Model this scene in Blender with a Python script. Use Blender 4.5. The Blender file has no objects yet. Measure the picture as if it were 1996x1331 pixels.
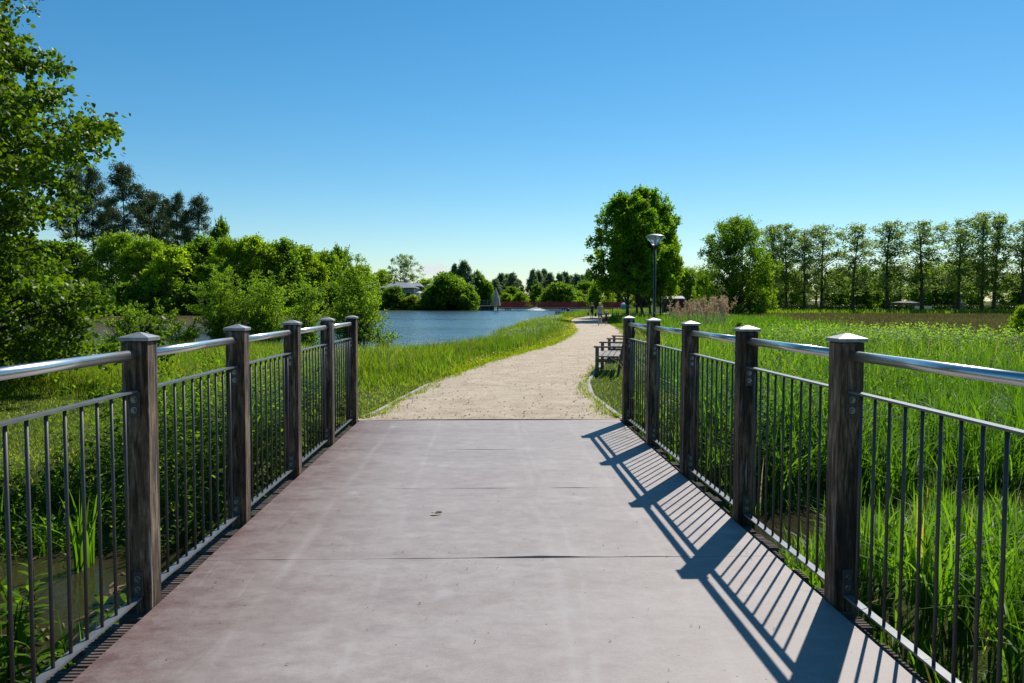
import bpy, bmesh, math, random
import numpy as np
from mathutils import Vector, Matrix
R = math.radians
sc = bpy.context.scene
col = sc.collection

# ------------------------------------------------------------------ camera, sky, sun, exposure
F_PX, YAW, PITCH, ROLL = 1558.0, 0.0311, 0.0525, 0.0024      # focal length in pixels of a 1996 px wide frame
cam_d = bpy.data.cameras.new('camera'); cam = bpy.data.objects.new('camera', cam_d); col.objects.link(cam)
cam_d.sensor_width = 36.0; cam_d.lens = F_PX / 1996 * 36.0
cam_d.clip_start = 0.05; cam_d.clip_end = 6000
cam.matrix_world = (Matrix.Translation((0, 0, 1.5)) @ Matrix.Rotation(-YAW, 4, 'Z') @ Matrix.Rotation(R(90) - PITCH, 4, 'X')
                    @ Matrix.Rotation(ROLL, 4, 'Z'))
sc.camera = cam

SUN_EL, SUN_AZ = R(45.6), R(30.2)                             # azimuth clockwise from +Y
w = bpy.data.worlds.new('World'); sc.world = w; w.use_nodes = True
wn, wl = w.node_tree.nodes, w.node_tree.links
wn.clear()
sky = wn.new('ShaderNodeTexSky'); sky.sky_type = 'NISHITA'; sky.sun_disc = False
sky.sun_elevation = SUN_EL; sky.sun_rotation = SUN_AZ
sky.air_density = 1.0; sky.dust_density = 0.1; sky.ozone_density = 3.5; sky.altitude = 0
hs = wn.new('ShaderNodeHueSaturation'); hs.inputs['Saturation'].default_value = 1.27; hs.inputs['Hue'].default_value = 0.491
bg = wn.new('ShaderNodeBackground'); bg.inputs['Strength'].default_value = 0.088
wo = wn.new('ShaderNodeOutputWorld')
# one small fair-weather cloud low over the trees, fixed by compass direction
tc = wn.new('ShaderNodeTexCoord')
def cloud_mask():
    d = Vector((math.sin(math.atan2(846 - 998, F_PX) + YAW), math.cos(math.atan2(846 - 998, F_PX) + YAW), 0.0365))
    sub = wn.new('ShaderNodeVectorMath'); sub.operation = 'SUBTRACT'; sub.inputs[1].default_value = d
    wl.new(tc.outputs['Generated'], sub.inputs[0])
    scl = wn.new('ShaderNodeVectorMath'); scl.operation = 'MULTIPLY'; scl.inputs[1].default_value = (38, 38, 95)
    wl.new(sub.outputs[0], scl.inputs[0])
    ln = wn.new('ShaderNodeVectorMath'); ln.operation = 'LENGTH'; wl.new(scl.outputs[0], ln.inputs[0])
    nz = wn.new('ShaderNodeTexNoise'); nz.inputs['Scale'].default_value = 120; nz.inputs['Detail'].default_value = 5
    wl.new(tc.outputs['Generated'], nz.inputs['Vector'])
    ad = wn.new('ShaderNodeMath'); ad.operation = 'ADD'; wl.new(ln.outputs['Value'], ad.inputs[0]); wl.new(nz.outputs['Fac'], ad.inputs[1])
    mr = wn.new('ShaderNodeMapRange'); mr.inputs[1].default_value = 1.55; mr.inputs[2].default_value = 0.9
    mr.inputs[3].default_value = 0; mr.inputs[4].default_value = 0.8; wl.new(ad.outputs[0], mr.inputs[0])
    return mr.outputs[0]
mxc = wn.new('ShaderNodeMix'); mxc.data_type = 'RGBA'; mxc.inputs['B'].default_value = (7.2, 7.4, 7.8, 1)
wb = wn.new('ShaderNodeMix'); wb.data_type = 'RGBA'; wb.blend_type = 'MULTIPLY'; wb.inputs['Factor'].default_value = 1.0; wb.inputs['B'].default_value = (0.92, 0.985, 1.02, 1)
wl.new(sky.outputs[0], wb.inputs['A']); wl.new(wb.outputs['Result'], hs.inputs['Color']); wl.new(hs.outputs[0], mxc.inputs['A']); wl.new(cloud_mask(), mxc.inputs['Factor'])
wl.new(mxc.outputs['Result'], bg.inputs['Color']); wl.new(bg.outputs[0], wo.inputs['Surface'])

sl = bpy.data.lights.new('sun', 'SUN'); sl.energy = 4.6; sl.angle = R(0.5); sl.color = (1.0, 0.95, 0.86)
so = bpy.data.objects.new('sun', sl); col.objects.link(so)
sdir = Vector((math.sin(SUN_AZ) * math.cos(SUN_EL), math.cos(SUN_AZ) * math.cos(SUN_EL), math.sin(SUN_EL)))
so.rotation_euler = sdir.to_track_quat('Z', 'Y').to_euler(); so.location = (20, 30, 60)
sc.view_settings.view_transform = 'Standard'; sc.view_settings.look = 'None'
sc.view_settings.exposure = 0.3; sc.view_settings.gamma = 1.0
cy = sc.cycles
cy.max_bounces = 8; cy.diffuse_bounces = 4; cy.glossy_bounces = 3; cy.transmission_bounces = 7; cy.transparent_max_bounces = 6
cy.caustics_reflective = False; cy.caustics_refractive = False
cy.sample_clamp_indirect = 6.0

# ------------------------------------------------------------------ helpers
def at(px, d):                       # world X of something seen in photo column px and standing d metres ahead
    return d * math.tan(math.atan2(px - 998, F_PX) + YAW)
def ztop(py, d):                     # world Z of something seen in photo row py, d metres ahead
    return 1.5 + (584 - py) / F_PX * d

def tag(o, label=None, cat=None, group=None, kind=None):
    if label: o['label'] = label
    if cat: o['category'] = cat
    if group: o['group'] = group
    if kind: o['kind'] = kind
    return o
def empty(name, loc=(0, 0, 0), rz=0.0, parent=None):
    o = bpy.data.objects.new(name, None); col.objects.link(o); o.location = loc; o.rotation_euler = (0, 0, rz)
    o.empty_display_size = 0.3
    if parent: o.parent = parent
    return o
def link(name, me, m=None, parent=None, loc=None, rz=None):
    o = bpy.data.objects.new(name, me); col.objects.link(o)
    if m is not None and not me.materials: me.materials.append(m)
    if parent: o.parent = parent
    if loc is not None: o.location = loc
    if rz is not None: o.rotation_euler = (0, 0, rz)
    return o

class MB:
    def __init__(s): s.v = []; s.f = []
    def add(s, vs, fs):
        n = len(s.v); s.v += [tuple(p) for p in vs]; s.f += [tuple(i + n for i in f) for f in fs]; return s
    def box(s, c, d, rot=None, b=0.0):
        x, y, z = d[0] / 2, d[1] / 2, d[2] / 2
        if b > 0:                                         # chamfered box
            bm = bmesh.new(); bmesh.ops.create_cube(bm, size=1)
            bmesh.ops.scale(bm, vec=d, verts=bm.verts)
            bmesh.ops.bevel(bm, geom=bm.edges[:], offset=b, segments=1, affect='EDGES')
            bm.verts.ensure_lookup_table(); bm.verts.index_update()
            vs = [v.co.copy() for v in bm.verts]; fs = [[v.index for v in f.verts] for f in bm.faces]; bm.free()
        else:
            vs = [Vector(p) for p in ((-x,-y,-z),(x,-y,-z),(x,y,-z),(-x,y,-z),(-x,-y,z),(x,-y,z),(x,y,z),(-x,y,z))]
            fs = [(0,3,2,1),(4,5,6,7),(0,1,5,4),(1,2,6,5),(2,3,7,6),(3,0,4,7)]
        if rot: vs = [rot @ v for v in vs]
        return s.add([v + Vector(c) for v in vs], fs)
    def tube(s, pts, rad, n=8, cap=True):
        pts = [Vector(p) for p in pts]; rad = rad if isinstance(rad, (list, tuple)) else [rad] * len(pts)
        vs, fs = [], []; up = None
        for i, p in enumerate(pts):
            t = (pts[min(i + 1, len(pts) - 1)] - pts[max(i - 1, 0)]).normalized()
            if up is None or abs(up.dot(t)) > 0.99: up = Vector((0, 0, 1)) if abs(t.z) < 0.9 else Vector((1, 0, 0))
            a = t.cross(up).normalized(); b = t.cross(a); up = b.cross(t) if False else up
            for k in range(n):
                an = 2 * math.pi * k / n; vs.append(p + (a * math.cos(an) + b * math.sin(an)) * rad[i])
        for i in range(len(pts) - 1):
            for k in range(n):
                fs.append((i*n+k, i*n+(k+1) % n, (i+1)*n+(k+1) % n, (i+1)*n+k))
        if cap: fs.append(tuple(range(n))[::-1]); fs.append(tuple(range((len(pts)-1)*n, len(pts)*n)))
        return s.add(vs, fs)
    def lathe(s, prof, c=(0, 0, 0), n=16, sq=None):
        vs, fs = [], []
        for r, z in prof:
            for k in range(n):
                an = 2 * math.pi * k / n; vs.append((c[0] + r * math.cos(an), c[1] + r * math.sin(an), c[2] + z))
        for i in range(len(prof) - 1):
            for k in range(n): fs.append((i*n+k, i*n+(k+1) % n, (i+1)*n+(k+1) % n, (i+1)*n+k))
        fs.append(tuple(range(n))[::-1]); fs.append(tuple(range((len(prof)-1)*n, len(prof)*n)))
        return s.add(vs, fs)
    def mesh(s, name, smooth=False):
        me = bpy.data.meshes.new(name); me.from_pydata(s.v, [], s.f); me.update()
        if smooth: me.polygons.foreach_set('use_smooth', [len(f) <= 4 for f in s.f])
        return me
    def build(s, name, m, parent=None, smooth=False, loc=None, rz=None):
        return link(name, s.mesh(name, smooth), m, parent, loc, rz)

def pattern_mesh(name, V, faces, tint, m):               # N copies of one small face pattern as one mesh, with a per-copy tint
    N, k, _ = V.shape
    me = bpy.data.meshes.new(name)
    loops = np.concatenate([np.array(f) for f in faces]); sizes = np.array([len(f) for f in faces])
    L = (loops[None, :] + (np.arange(N) * k)[:, None]).ravel()
    S = np.tile(sizes, N); st = np.concatenate([[0], np.cumsum(S)[:-1]])
    me.vertices.add(N * k); me.vertices.foreach_set('co', V.astype(np.float32).ravel())
    me.loops.add(len(L)); me.loops.foreach_set('vertex_index', L.astype(np.int32))
    me.polygons.add(len(S)); me.polygons.foreach_set('loop_start', st.astype(np.int32))
    a = me.attributes.new('tint', 'FLOAT', 'POINT'); a.data.foreach_set('value', np.repeat(tint, k).astype(np.float32))
    me.update(calc_edges=True); me.materials.append(m)
    return me
def unit(v): return v / np.maximum(np.linalg.norm(v, axis=-1, keepdims=True), 1e-9)

def blades(name, P, h, wd, lean, az, m, tint, seg=2, twist=None):
    N = len(P); a = np.stack([np.cos(az), np.sin(az), np.zeros(N)], 1)
    tw = az + math.pi / 2 + (twist if twist is not None else 0)
    b = np.stack([np.cos(tw), np.sin(tw), np.zeros(N)], 1)
    V = np.zeros((N, 2 * seg + 1, 3)); z = np.array([0, 0, 1.0])
    for i in range(seg + 1):
        t = i / seg
        c = P + a * (lean * h * t ** 1.8)[:, None] + z * (h * (t - 0.42 * np.minimum(lean, 1.3) * t ** 2.4))[:, None]
        ww = wd * (0.75 + 0.6 * t - 1.35 * t ** 2) if i < seg else wd * 0
        if i < seg: V[:, 2*i] = c - b * ww[:, None] / 2; V[:, 2*i+1] = c + b * ww[:, None] / 2
        else: V[:, 2*seg] = c
    faces = [(2*i, 2*i+1, 2*i+3, 2*i+2) for i in range(seg - 1)] + [(2*seg-2, 2*seg-1, 2*seg)]
    return pattern_mesh(name, V, faces, tint, m)

LEAF6 = [(0, 2, 1), (1, 2, 4, 3), (3, 4, 5)]
def leaves(name, P, ax, nr, L, W, tint, m, broad=0.5, fold=0.25, simple=False):
    ax = unit(ax); s = unit(np.cross(ax, nr)); n = np.cross(s, ax)
    L = L[:, None]; W = W[:, None]
    if simple:
        V = np.stack([P, P + ax*L*broad - s*W/2 + n*W*fold, P + ax*L*broad + s*W/2 + n*W*fold, P + ax*L], 1)
        return pattern_mesh(name, V, [(0, 2, 3, 1)], tint, m)
    V = np.stack([P, P + ax*L*.3 - s*W*.42 + n*W*fold*.8, P + ax*L*.3 + s*W*.42 + n*W*fold*.8,
                  P + ax*L*.68 - s*W*.46*(broad+.5) + n*W*fold*.7 - n*L*.06, P + ax*L*.68 + s*W*.46*(broad+.5) + n*W*fold*.7 - n*L*.06,
                  P + ax*L - n*L*.16], 1)
    return pattern_mesh(name, V, LEAF6, tint, m)

# ------------------------------------------------------------------ materials
def new_mat(name):
    m = bpy.data.materials.new(name); m.use_nodes = True
    nt = m.node_tree; nt.nodes.clear()
    out = nt.nodes.new('ShaderNodeOutputMaterial'); p = nt.nodes.new('ShaderNodeBsdfPrincipled')
    nt.links.new(p.outputs[0], out.inputs[0])
    return m, nt, p, out
def ramp(nt, fac, stops):
    r = nt.nodes.new('ShaderNodeValToRGB'); nt.links.new(fac, r.inputs[0])
    e = r.color_ramp.elements
    while len(e) < len(stops): e.new(0.5)
    for i, (p, c) in enumerate(stops): e[i].position = p; e[i].color = (*c, 1) if len(c) == 3 else c
    return r.outputs[0]
def coords(nt, kind='Object', scale=(1, 1, 1)):
    mp = nt.nodes.new('ShaderNodeMapping'); mp.inputs['Scale'].default_value = scale
    if kind == 'World':
        g = nt.nodes.new('ShaderNodeNewGeometry'); nt.links.new(g.outputs['Position'], mp.inputs[0])
    else:
        t = nt.nodes.new('ShaderNodeTexCoord'); nt.links.new(t.outputs[kind], mp.inputs[0])
    return mp.outputs[0]
def noise(nt, vec, scale, detail=6, rough=0.55, dist=0.0):
    n = nt.nodes.new('ShaderNodeTexNoise'); nt.links.new(vec, n.inputs['Vector'])
    n.inputs['Scale'].default_value = scale; n.inputs['Detail'].default_value = detail; n.inputs['Roughness'].default_value = rough
    n.inputs['Distortion'].default_value = dist
    return n.outputs['Fac']
def mixc(nt, f, a, b, mode='MIX'):
    x = nt.nodes.new('ShaderNodeMix'); x.data_type = 'RGBA'; x.blend_type = mode
    for s, v in (('Factor', f), ('A', a), ('B', b)):
        i = x.inputs[s] if s == 'Factor' else x.inputs[s]
        if hasattr(v, 'is_output'): nt.links.new(v, i)
        else: i.default_value = v if s == 'Factor' else ((*v, 1) if len(v) == 3 else v)
    return x.outputs['Result']
def math_n(nt, op, a, b=None):
    x = nt.nodes.new('ShaderNodeMath'); x.operation = op
    for i, v in ((0, a), (1, b)):
        if v is None: continue
        if hasattr(v, 'is_output'): nt.links.new(v, x.inputs[i])
        else: x.inputs[i].default_value = v
    return x.outputs[0]
def bump(nt, p, h, strength, dist):
    b = nt.nodes.new('ShaderNodeBump'); b.inputs['Strength'].default_value = strength; b.inputs['Distance'].default_value = dist
    nt.links.new(h, b.inputs['Height']); nt.links.new(b.outputs[0], p.inputs['Normal'])
def simple(name, c1, c2=None, scale=4, rough=0.5, metal=0.0, bmp=0.0, stretch=(1, 1, 1), coat=None, kind='Object'):
    m, nt, p, out = new_mat(name)
    v = coords(nt, kind, stretch); n = noise(nt, v, scale)
    c2 = c2 or tuple(min(1, x * 1.25) for x in c1)
    nt.links.new(ramp(nt, n, [(0.3, c1), (0.7, c2)]), p.inputs['Base Color'])
    p.inputs['Roughness'].default_value = rough; p.inputs['Metallic'].default_value = metal
    if bmp: bump(nt, p, n, bmp, 0.01)
    return m
def leaf_mat(name, dark, light, trans, rough=0.55, tmix=0.47, spec=0.12, dry=None, patch=.30):
    m, nt, p, out = new_mat(name)
    at_ = nt.nodes.new('ShaderNodeAttribute'); at_.attribute_name = 'tint'
    oi = nt.nodes.new('ShaderNodeObjectInfo')
    f = math_n(nt, 'ADD', at_.outputs['Fac'], math_n(nt, 'MULTIPLY', math_n(nt, 'SUBTRACT', oi.outputs['Random'], 0.5), 0.25))
    f = math_n(nt, 'ADD', f, math_n(nt, 'MULTIPLY', math_n(nt, 'SUBTRACT', noise(nt, coords(nt, 'World'), .45, 3), .5), patch))
    c = ramp(nt, f, [(0.0, dark), (.90, light), (1.0, dry)] if dry else [(0.0, dark), (1.0, light)])
    nt.links.new(c, p.inputs['Base Color']); p.inputs['Roughness'].default_value = rough
    p.inputs['Specular IOR Level'].default_value = spec
    tr = nt.nodes.new('ShaderNodeBsdfTranslucent')
    nt.links.new(mixc(nt, 1.0, c, trans, 'MULTIPLY'), tr.inputs[0])
    mx = nt.nodes.new('ShaderNodeMixShader'); mx.inputs[0].default_value = tmix
    nt.links.new(p.outputs[0], mx.inputs[1]); nt.links.new(tr.outputs[0], mx.inputs[2]); nt.links.new(mx.outputs[0], out.inputs[0])
    return m

T = (2.3, 2.3, 0.6)
M = dict(
    reed=leaf_mat('reed_leaf', (.034, .088, .009), (.118, .240, .020), T, .5, .50, .14, dry=(.30, .27, .09)),
    grass=leaf_mat('grass_blade', (.055, .11, .008), (.16, .26, .02), T, .45, .42),
    lawn=leaf_mat('lawn_blade', (.085, .13, .012), (.21, .28, .03), T, .55, .48, .08, dry=(.34, .31, .12)),
    bank=leaf_mat('bank_grass', (.050, .10, .012), (.145, .24, .03), T, .55, .48, .10, dry=(.30, .27, .10)),
    verge=leaf_mat('verge_grass', (.11, .17, .008), (.27, .34, .014), T, .55, .48, .08),
    sedge=leaf_mat('sedge', (.10, .105, .042), (.225, .205, .088), (1.6, 1.4, .9), .6, .3, .2),
    weed=leaf_mat('weed_leaf', (.042, .088, .007), (.135, .245, .016), T, .65, .52, .06),
    alder=leaf_mat('alder_leaf', (.032, .064, .005), (.155, .255, .014), T, .45, .42, .28),
    willow=leaf_mat('willow_leaf', (0.074, 0.135, 0.014), (0.221, 0.338, 0.026), T, .5, .52, .15),
    broad=leaf_mat('broadleaf', (0.054, 0.108, 0.014), (0.176, 0.290, 0.030), T, .55, .57, .14),
    bright=leaf_mat('bright_leaf', (0.094, 0.156, 0.010), (0.263, 0.375, 0.019), T, .55, .57, .14),
    maple=leaf_mat('maple_leaf', (.045, .105, .008), (.19, .335, .018), T, .55, .57, .14),
    poplar=leaf_mat('poplar_leaf', (.088, .142, .042), (.225, .335, .115), (2.2, 2.0, .9), .55, .57, .14),
    farpop=leaf_mat('hazed_poplar_leaf', (0.102, 0.162, 0.093), (0.210, 0.285, 0.150), (1.6, 1.6, 1.0), .5, .50),  # pale bluish leaf colour stands in for haze over the distance
    pine=leaf_mat('pine_needle', (0.042, 0.080, 0.027), (0.112, 0.160, 0.051), (1.5, 1.5, .8), .5, .18, .3),
    plume=leaf_mat('dry_reed', (.42, .31, .20), (.70, .56, .40), (1.2, 1.0, .8), .7, .3, .1),
    petal=leaf_mat('white_petal', (.55, .56, .48), (.85, .85, .80), (1, 1, .9), .6, .3, .2),
    butter=leaf_mat('yellow_petal', (0.550, 0.420, 0.010), (0.720, 0.558, 0.018), (1.2, 1.1, .4), .5, .3, .3),
    litter=leaf_mat('dry_litter', (.10, .06, .03), (.30, .22, .12), (1, 1, 1), .8, .1, .1),
    bark=simple('bark', (.030, .024, .018), (.085, .07, .05), 9, .9, bmp=.6, stretch=(1, 1, .25)),
    palebark=simple('pale_bark', (.07, .06, .045), (.16, .14, .11), 6, .9, bmp=.5, stretch=(1, 1, .4)),
    pinebark=simple('pine_bark', (.07, .04, .025), (.16, .085, .045), 5, .9, bmp=.5, stretch=(1, 1, .3)),
    steel=simple('stainless_steel', (.55, .555, .56), (.68, .685, .69), 60, .29, 1.0, stretch=(1, .05, 1)),
    cap=simple('cast_aluminium', (.24, .245, .25), (.36, .365, .37), 26, .52, .6),
    rail=simple('grey_paint', (.13, .132, .14), (.18, .185, .195), 14, .38, .2),  # same railing paint, lightened to paint in the sky sheen on the rails
    bar=simple('backlit_grey_paint', (.045, .042, .042), (.065, .060, .060), 14, .5),  # same railing paint darkened: backlit shade put into the colour of the bars
    bolt=simple('bolt_steel', (.22, .22, .225), (.34, .34, .34), 20, .38, 1.0),
    red=simple('red_paint', (.30, .018, .028), (.40, .03, .04), 2, .55),
    slate=simple('grey_roof', (.16, .18, .21), (.22, .24, .28), 3, .75),
    cream=simple('render_wall', (.42, .40, .34), (.50, .48, .42), 1.5, .85),
    white=simple('white_paint', (.72, .72, .72), (.82, .82, .82), 2, .6),
    dark=simple('dark_paint', (.015, .018, .022), (.03, .034, .04), 8, .45),
    shedw=simple('shed_boards', (.045, .014, .012), (.085, .026, .022), 3, .8, stretch=(6, 6, .4)),
    shedr=simple('shed_roof', (.38, .33, .31), (.50, .44, .41), 2, .8),
    benchw=simple('bench_wood', (.060, .048, .042), (.13, .11, .095), 5, .7, bmp=.3, stretch=(6, .6, 6)),
    benchs=simple('bench_slat', (.16, .14, .125), (.27, .24, .22), 5, .75, bmp=.3, stretch=(6, .6, 6)),
    pier=simple('pier_wood', (.07, .06, .05), (.17, .15, .13), 3, .85, bmp=.3, stretch=(4, 1, 4)),
    concrete=simple('concrete', (.26, .23, .19), (.42, .375, .32), 7, .9, bmp=.3),
    skin=simple('skin', (.45, .28, .21), (.52, .34, .26), 8, .55),
    hairb=simple('blonde_hair', (.50, .40, .24), (.68, .58, .38), 40, .5, stretch=(1, 1, .2)),
    hairk=simple('brown_hair', (.05, .03, .02), (.09, .06, .04), 40, .5, stretch=(1, 1, .2)),
    navy=simple('navy_cloth', (.010, .011, .022), (.022, .022, .04), 12, .85),
    black=simple('black_cloth', (.010, .010, .011), (.02, .02, .022), 12, .85),
    greytop=simple('grey_cloth', (.22, .23, .25), (.32, .32, .34), 12, .85),
    denim=simple('denim', (.05, .11, .22), (.10, .17, .30), 30, .85),
    pink=simple('pink_cloth', (.42, .20, .20), (.55, .30, .28), 14, .85),
    bluebag=simple('blue_bag', (.03, .10, .38), (.05, .15, .48), 6, .5),
    boat=simple('boat_paint', (.20, .34, .50), (.28, .42, .58), 3, .5),
    teal=simple('teal_paint', (.16, .26, .26), (.22, .34, .33), 3, .5),
    foam=simple('foam', (.80, .82, .84), (.92, .93, .94), 6, .7),
    straw=simple('straw', (.42, .33, .22), (.58, .47, .33), 6, .8),
    wicker=simple('wicker', (.46, .37, .27), (.66, .54, .41), 4, .8, stretch=(1, 1, .3)),
    pebble=leaf_mat('pebble', (.22, .18, .14), (.62, .55, .46), (1, 1, 1), .9, .02, .1),
    hedge=leaf_mat('hedge_leaf', (.012, .026, .008), (.045, .075, .016), T, .45, .3),
)

def mk_glass():
    m, nt, p, out = new_mat('lamp_glass')
    p.inputs['Base Color'].default_value = (.80, .86, .90, 1); p.inputs['Roughness'].default_value = .25
    p.inputs['Transmission Weight'].default_value = .55; p.inputs['IOR'].default_value = 1.3
    return m
M['glass'] = mk_glass()
def mk_window():
    m, nt, p, out = new_mat('window_glass')
    p.inputs['Base Color'].default_value = (.03, .04, .05, 1); p.inputs['Roughness'].default_value = .06
    return m
M['window'] = mk_window()

def mk_deck():
    m, nt, p, out = new_mat('deck_panel')
    v = coords(nt, 'World'); vs = coords(nt, 'World', (1, .35, 1)); vx = coords(nt, 'World', (.5, 1.6, 1))
    sep = nt.nodes.new('ShaderNodeSeparateXYZ'); nt.links.new(v, sep.inputs[0])
    big = noise(nt, vx, 1.3, 8, .66, .3); mid = noise(nt, coords(nt, 'World', (.85, 1.25, 1)), 8, 8, .72, .3); fine = noise(nt, v, 90, 3, .6)
    # worn in the middle of the deck, original red-brown film left along the edge people do not walk
    ed = nt.nodes.new('ShaderNodeMapRange'); ed.inputs[1].default_value = -1.66; ed.inputs[2].default_value = -.75
    ed.inputs[3].default_value = -.42; ed.inputs[4].default_value = .10; ed.clamp = True; nt.links.new(sep.outputs[0], ed.inputs[0])
    f = math_n(nt, 'ADD', math_n(nt, 'ADD', math_n(nt, 'MULTIPLY', big, .52), math_n(nt, 'MULTIPLY', mid, .78)), ed.outputs[0])
    f = math_n(nt, 'ADD', f, math_n(nt, 'MULTIPLY', math_n(nt, 'SUBTRACT', fine, -.02), .35))
    f = math_n(nt, 'SUBTRACT', f, .13)
    c = ramp(nt, f, [(.20, (.125, .072, .068)), (.46, (.208, .160, .146)), (.72, (.272, .228, .212)), (1.0, (.36, .318, .298))])
    # pale scuffs and tyre streaks
    st = noise(nt, coords(nt, 'World', (4.0, .45, 1)), 1.6, 6, .62, 2.6)
    stm = ramp(nt, st, [(.60, (0, 0, 0)), (.74, (.22, .22, .22))])
    c = mixc(nt, stm, c, (.40, .365, .355))
    wv = math_n(nt, 'MULTIPLY', math_n(nt, 'SUBTRACT', noise(nt, coords(nt, 'World', (.1, 1, 1)), .35, 2), .5), .9)
    brk = noise(nt, coords(nt, 'World', (2, .5, 1)), 3.0, 5, .6)
    for x_, k_, wd in ((-1.16, .25, .05), (-.60, .22, .035), (.36, .5, .05), (.46, .9, .03), (1.02, .55, .04)):   # pale tyre tracks
        t_ = math_n(nt, 'ABSOLUTE', math_n(nt, 'SUBTRACT', math_n(nt, 'SUBTRACT', sep.outputs[0], x_), math_n(nt, 'MULTIPLY', wv, k_)))
        t_ = math_n(nt, 'MULTIPLY', ramp(nt, math_n(nt, 'DIVIDE', t_, wd), [(0, (1, 1, 1)), (1, (0, 0, 0))]), ramp(nt, brk, [(.38, (0, 0, 0)), (.66, (.36, .36, .36))]))
        c = mixc(nt, t_, c, (.43, .395, .38))
    # small dried splashes
    vo = nt.nodes.new('ShaderNodeTexVoronoi'); vo.inputs['Scale'].default_value = 1.9; nt.links.new(coords(nt, 'World', (1, .8, 1)), vo.inputs['Vector'])
    sp = math_n(nt, 'ADD', vo.outputs['Distance'], math_n(nt, 'MULTIPLY', noise(nt, v, 12, 4), .18))
    c = mixc(nt, ramp(nt, sp, [(.14, (.55, .55, .55)), (.24, (0, 0, 0))]), c, (.37, .355, .345))
    # dark specks of dirt
    v2 = nt.nodes.new('ShaderNodeTexVoronoi'); v2.inputs['Scale'].default_value = 11.0; nt.links.new(v, v2.inputs['Vector'])
    c = mixc(nt, ramp(nt, v2.outputs['Distance'], [(.030, (1, 1, 1)), (.065, (0, 0, 0))]), c, (.06, .045, .04))
    nt.links.new(c, p.inputs['Base Color'])
    nt.links.new(ramp(nt, mid, [(.3, (.50, .5, .5)), (.7, (.66, .66, .66))]), p.inputs['Roughness'])
    p.inputs['Specular IOR Level'].default_value = .35
    bump(nt, p, math_n(nt, 'ADD', math_n(nt, 'MULTIPLY', fine, .6), mid), .12, .004)
    return m
M['deck'] = mk_deck()
def mk_post():
    m, nt, p, out = new_mat('weathered_oak')
    v = coords(nt, 'World', (1, 1, .09)); v2 = coords(nt, 'World', (1, 1, .3))
    g = noise(nt, v, 48, 7, .68, .8); b = noise(nt, v2, 6, 6, .68)
    c = ramp(nt, math_n(nt, 'ADD', math_n(nt, 'MULTIPLY', g, .62), math_n(nt, 'MULTIPLY', b, .5)),
             [(.45, (.006, .0035, .002)), (.53, (.040, .023, .012)), (.60, (.120, .074, .042)), (.67, (.23, .165, .11)), (.77, (.40, .34, .27))])
    c = mixc(nt, ramp(nt, noise(nt, coords(nt, 'World', (1, 1, .05)), 21, 3, .5, .3), [(.645, (0, 0, 0)), (.70, (.7, .7, .7))]), c, (.38, .35, .32))
    nt.links.new(c, p.inputs['Base Color']); p.inputs['Roughness'].default_value = .85
    bump(nt, p, g, .7, .006)
    return m
M['post'] = mk_post()
def mk_plank():
    m, nt, p, out = new_mat('grooved_plank')
    v = coords(nt, 'World', (.3, 1, 1)); g = noise(nt, v, 26, 6, .6)
    c = ramp(nt, g, [(.3, (.030, .021, .016)), (.55, (.095, .07, .055)), (.8, (.20, .165, .14))])
    nt.links.new(c, p.inputs['Base Color']); p.inputs['Roughness'].default_value = .9
    bump(nt, p, g, .8, .01)
    return m
M['plank'] = mk_plank()
def mk_path():
    m, nt, p, out = new_mat('gravel_path')
    v = coords(nt, 'World'); a = noise(nt, v, 1.6, 8, .66); b = noise(nt, v, 5.5, 6, .7); f = noise(nt, v, 75, 4, .7)
    s = math_n(nt, 'ADD', math_n(nt, 'MULTIPLY', a, .45), math_n(nt, 'ADD', math_n(nt, 'MULTIPLY', b, .40), math_n(nt, 'MULTIPLY', f, .35)))
    c = ramp(nt, s, [(.36, (.29, .215, .15)), (.53, (.475, .375, .27)), (.72, (.64, .53, .40))])
    nt.links.new(c, p.inputs['Base Color']); p.inputs['Roughness'].default_value = .95; p.inputs['Specular IOR Level'].default_value = .15
    bump(nt, p, math_n(nt, 'ADD', b, math_n(nt, 'MULTIPLY', f, .7)), .9, .03)
    return m
M['path'] = mk_path()
def mk_ground():
    m, nt, p, out = new_mat('ground')
    v = coords(nt, 'World'); a = noise(nt, v, .8, 7, .6); b = noise(nt, v, 14, 5, .65)
    c = ramp(nt, math_n(nt, 'ADD', math_n(nt, 'MULTIPLY', a, .6), math_n(nt, 'MULTIPLY', b, .4)),
             [(.35, (.028, .025, .011)), (.50, (.055, .075, .016)), (.7, (.10, .135, .026))])
    nt.links.new(c, p.inputs['Base Color']); p.inputs['Roughness'].default_value = 1.0; p.inputs['Specular IOR Level'].default_value = .1
    bump(nt, p, b, .8, .06)
    return m
M['ground'] = mk_ground()
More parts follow.
